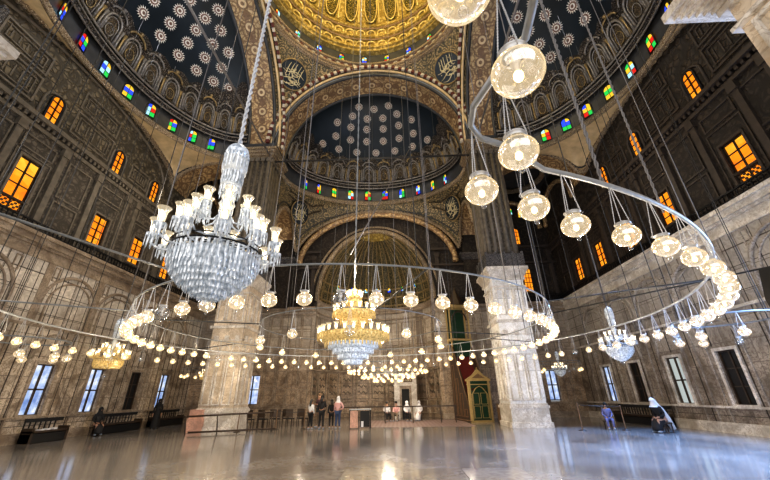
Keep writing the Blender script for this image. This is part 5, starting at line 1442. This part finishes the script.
# left side: dark seated figures along the benches
person((-14.95, 20.2, .02), rad(60), 'person in black seated on the left near the second lit window', dict(top='black', bottom='black', robe=True, pose='sit', arml='lap', armr='lap', scarf='black'), 1.75)
stool(-14.95, 20.2, 'low stool under the person in black by the left wall', 0, .42)
person((-14.4, 24.3, 0), rad(30), 'standing figure in black robe near the dark left window', dict(top='black', bottom='black', robe=True, scarf='black', lean=-.1), 1.7)
person((-11.4, 24.6, 0), rad(30), 'person in black seated left behind the left pier', dict(top='black', bottom='black', robe=True, pose='sit', arml='lap', armr='lap', scarf='black'), 1.75)
stool(-11.4, 24.6, 'low stool under the person in black behind the left pier', 0, .42)

# loudspeaker on a stand at the right edge
e = empty('loudspeaker', (8.2, 5.9, 0)); tag(e, 'black loudspeaker on a stand cut by the right edge of the frame', 'speaker')
MB().prism([(-.10, 2.35), (.4, 2.35), (.4, 3.75), (-.02, 3.75), (-.16, 3.2)], (-.25, .25), lambda u, v, q: (u, q, v)).build('casing', 'speaker', e)
f = MB(); f.tube([(.15, 0, .05), (.15, 0, 2.45)], .03, 8); f.build('pole', 'iron', e)
for k in range(3): MB().tube([(.15, 0, .5), (.15 + .5 * math.cos(2.1 * k), .5 * math.sin(2.1 * k), .02)], .018, 6).build('leg', 'iron', e)

# ------------------------------------------------------------------ lights
def light(kind, loc, e_, col, size=.3, rot=None, name='light', sy=None, spot=None):
    d = bpy.data.lights.new(name, kind); d.energy = e_; d.color = col
    if kind == 'AREA':
        d.size = size
        if sy: d.shape = 'RECTANGLE'; d.size_y = sy
    else: d.shadow_soft_size = size
    o = bpy.data.objects.new(name, d); COL.objects.link(o); o.location = loc
    if rot: o.rotation_euler = rot
    return o
warm = (1., .86, .68); neutral = (1., .95, .90); cool = (.42, .62, 1.)
light('AREA', (0, -7.5, 9), 2000, neutral, 26, (rad(78), 0, 0), 'rear_fill', 14)  # added soft fill from the open side behind the camera
for k in range(16):
    a = rad(22.5 * k + 10); light('POINT', RC + Vector((6.5 * math.cos(a), 6.5 * math.sin(a), 3.3)), 62, (1., .80, .52), .10, name='ring_glow')
for k in range(10):
    a = rad(-60 + 29 * k); light('POINT', RC + Vector((9.9 * math.cos(a), 9.9 * math.sin(a), 3.3)), 85, (1., .84, .62), .10, name='ring_glow')
light('POINT', (-.25, 13.6, 6.6), 500, warm, .25, name='golden_chandelier_glow')
light('POINT', (WC[0], WC[1], 4.9), 160, neutral, .12, name='white_chandelier_glow')
light('POINT', (.7, 26, 4.2), 620, warm, .3, name='apse_glow')
light('POINT', (AX, CY - 2, 33.5), 3200, (1., .82, .42), .6, name='dome_fill')  # added out of view to brighten the gilding
light('POINT', (AX, CY - 5.5, 27.), 1500, (1., .86, .7), .6, name='pendentive_fill')  # unseen fill high in the dome, added for the pendentives
light('POINT', (AX, 25.0, 14.), 420, (1., .84, .62), .4, name='front_bay_fill')  # added fill that lifts the front bay and its medallions
light('POINT', (-12.2, 17.5, 13.2), 260, (1., .86, .66), .4, name='left_arm_fill')  # extra fill added under the left semi-dome
light('POINT', (12.6, 17.5, 13.2), 150, (1., .86, .66), .4, name='right_arm_fill')  # weaker added fill under the right semi-dome
light('POINT', (12.5, 17.6, 4.9), 90, neutral, .12, name='right_chandelier_glow')
light('POINT', (-12.7, 17, 4.6), 140, warm, .12, name='left_chandelier_glow')
# daylight from the drum windows
light('POINT', (AX, 24.6, 22.3), 90, (.62, .76, 1.), .3, name='front_drum_daylight')
light('POINT', (-9.6, CY - 1, 23.), 620, (.78, .86, 1.), .4, name='left_drum_daylight')
light('POINT', (9.6, CY - 1, 23.), 300, (.66, .78, 1.), .4, name='right_drum_daylight')
light('AREA', (WR - .4, 6.5, 3.0), 1300, cool, 3, (0, rad(72), 0), 'side_window_daylight', 7)
light('AREA', (WL + .4, 4.5, 9.0), 900, neutral, 6, (0, rad(-100), 0), 'left_side_fill', 8)  # broad neutral fill added high at the left, out of view

for (p, q, en, an) in (((15.2, 6.5, 8.6), (11.8, 11.0, 0), 24000, 66), ((14.6, 19.0, 8.6), (11.5, 17.5, 0), 8500, 60), ((6.5, 8.0, 9.5), (5.5, 12.5, 0), 4500, 66)):
    sl = light('SPOT', p, en, (.22, .46, 1.), .5, name='floor_tint_spot'); sl.data.spot_size = rad(an); sl.data.spot_blend = 1.  # added blue spots that tint the right-hand floor
    sl.rotation_euler = (Vector(q) - Vector(p)).to_track_quat('-Z', 'Y').to_euler()
W = bpy.data.worlds.new('World'); S.world = W; W.use_nodes = True
W.node_tree.nodes['Background'].inputs[0].default_value = (.62, .64, .68, 1); W.node_tree.nodes['Background'].inputs[1].default_value = .42

# ------------------------------------------------------------------ camera
F_, PT, RO, YA = 337.1, rad(24.706), rad(-.918), rad(1.7225)
cd = bpy.data.cameras.new('camera'); cd.sensor_width = 36; cd.lens = 36 * F_ / 770; cd.clip_end = 300; cd.clip_start = .05
cam = bpy.data.objects.new('camera', cd); COL.objects.link(cam); cam.location = (1.46, 0, 1.75)
fv = Vector((-math.sin(YA) * math.cos(PT), math.cos(YA) * math.cos(PT), math.sin(PT))); rv = Vector((math.cos(YA), math.sin(YA), 0)); uv = rv.cross(fv)
r2 = rv * math.cos(RO) + uv * math.sin(RO); u2 = -rv * math.sin(RO) + uv * math.cos(RO)
cam.matrix_world = Matrix(((r2.x, u2.x, -fv.x, 1.46), (r2.y, u2.y, -fv.y, 0), (r2.z, u2.z, -fv.z, 1.75), (0, 0, 0, 1)))
S.camera = cam
S.view_settings.view_transform = 'Standard'
S.view_settings.exposure = -.06
S.view_settings.look = 'Medium High Contrast'
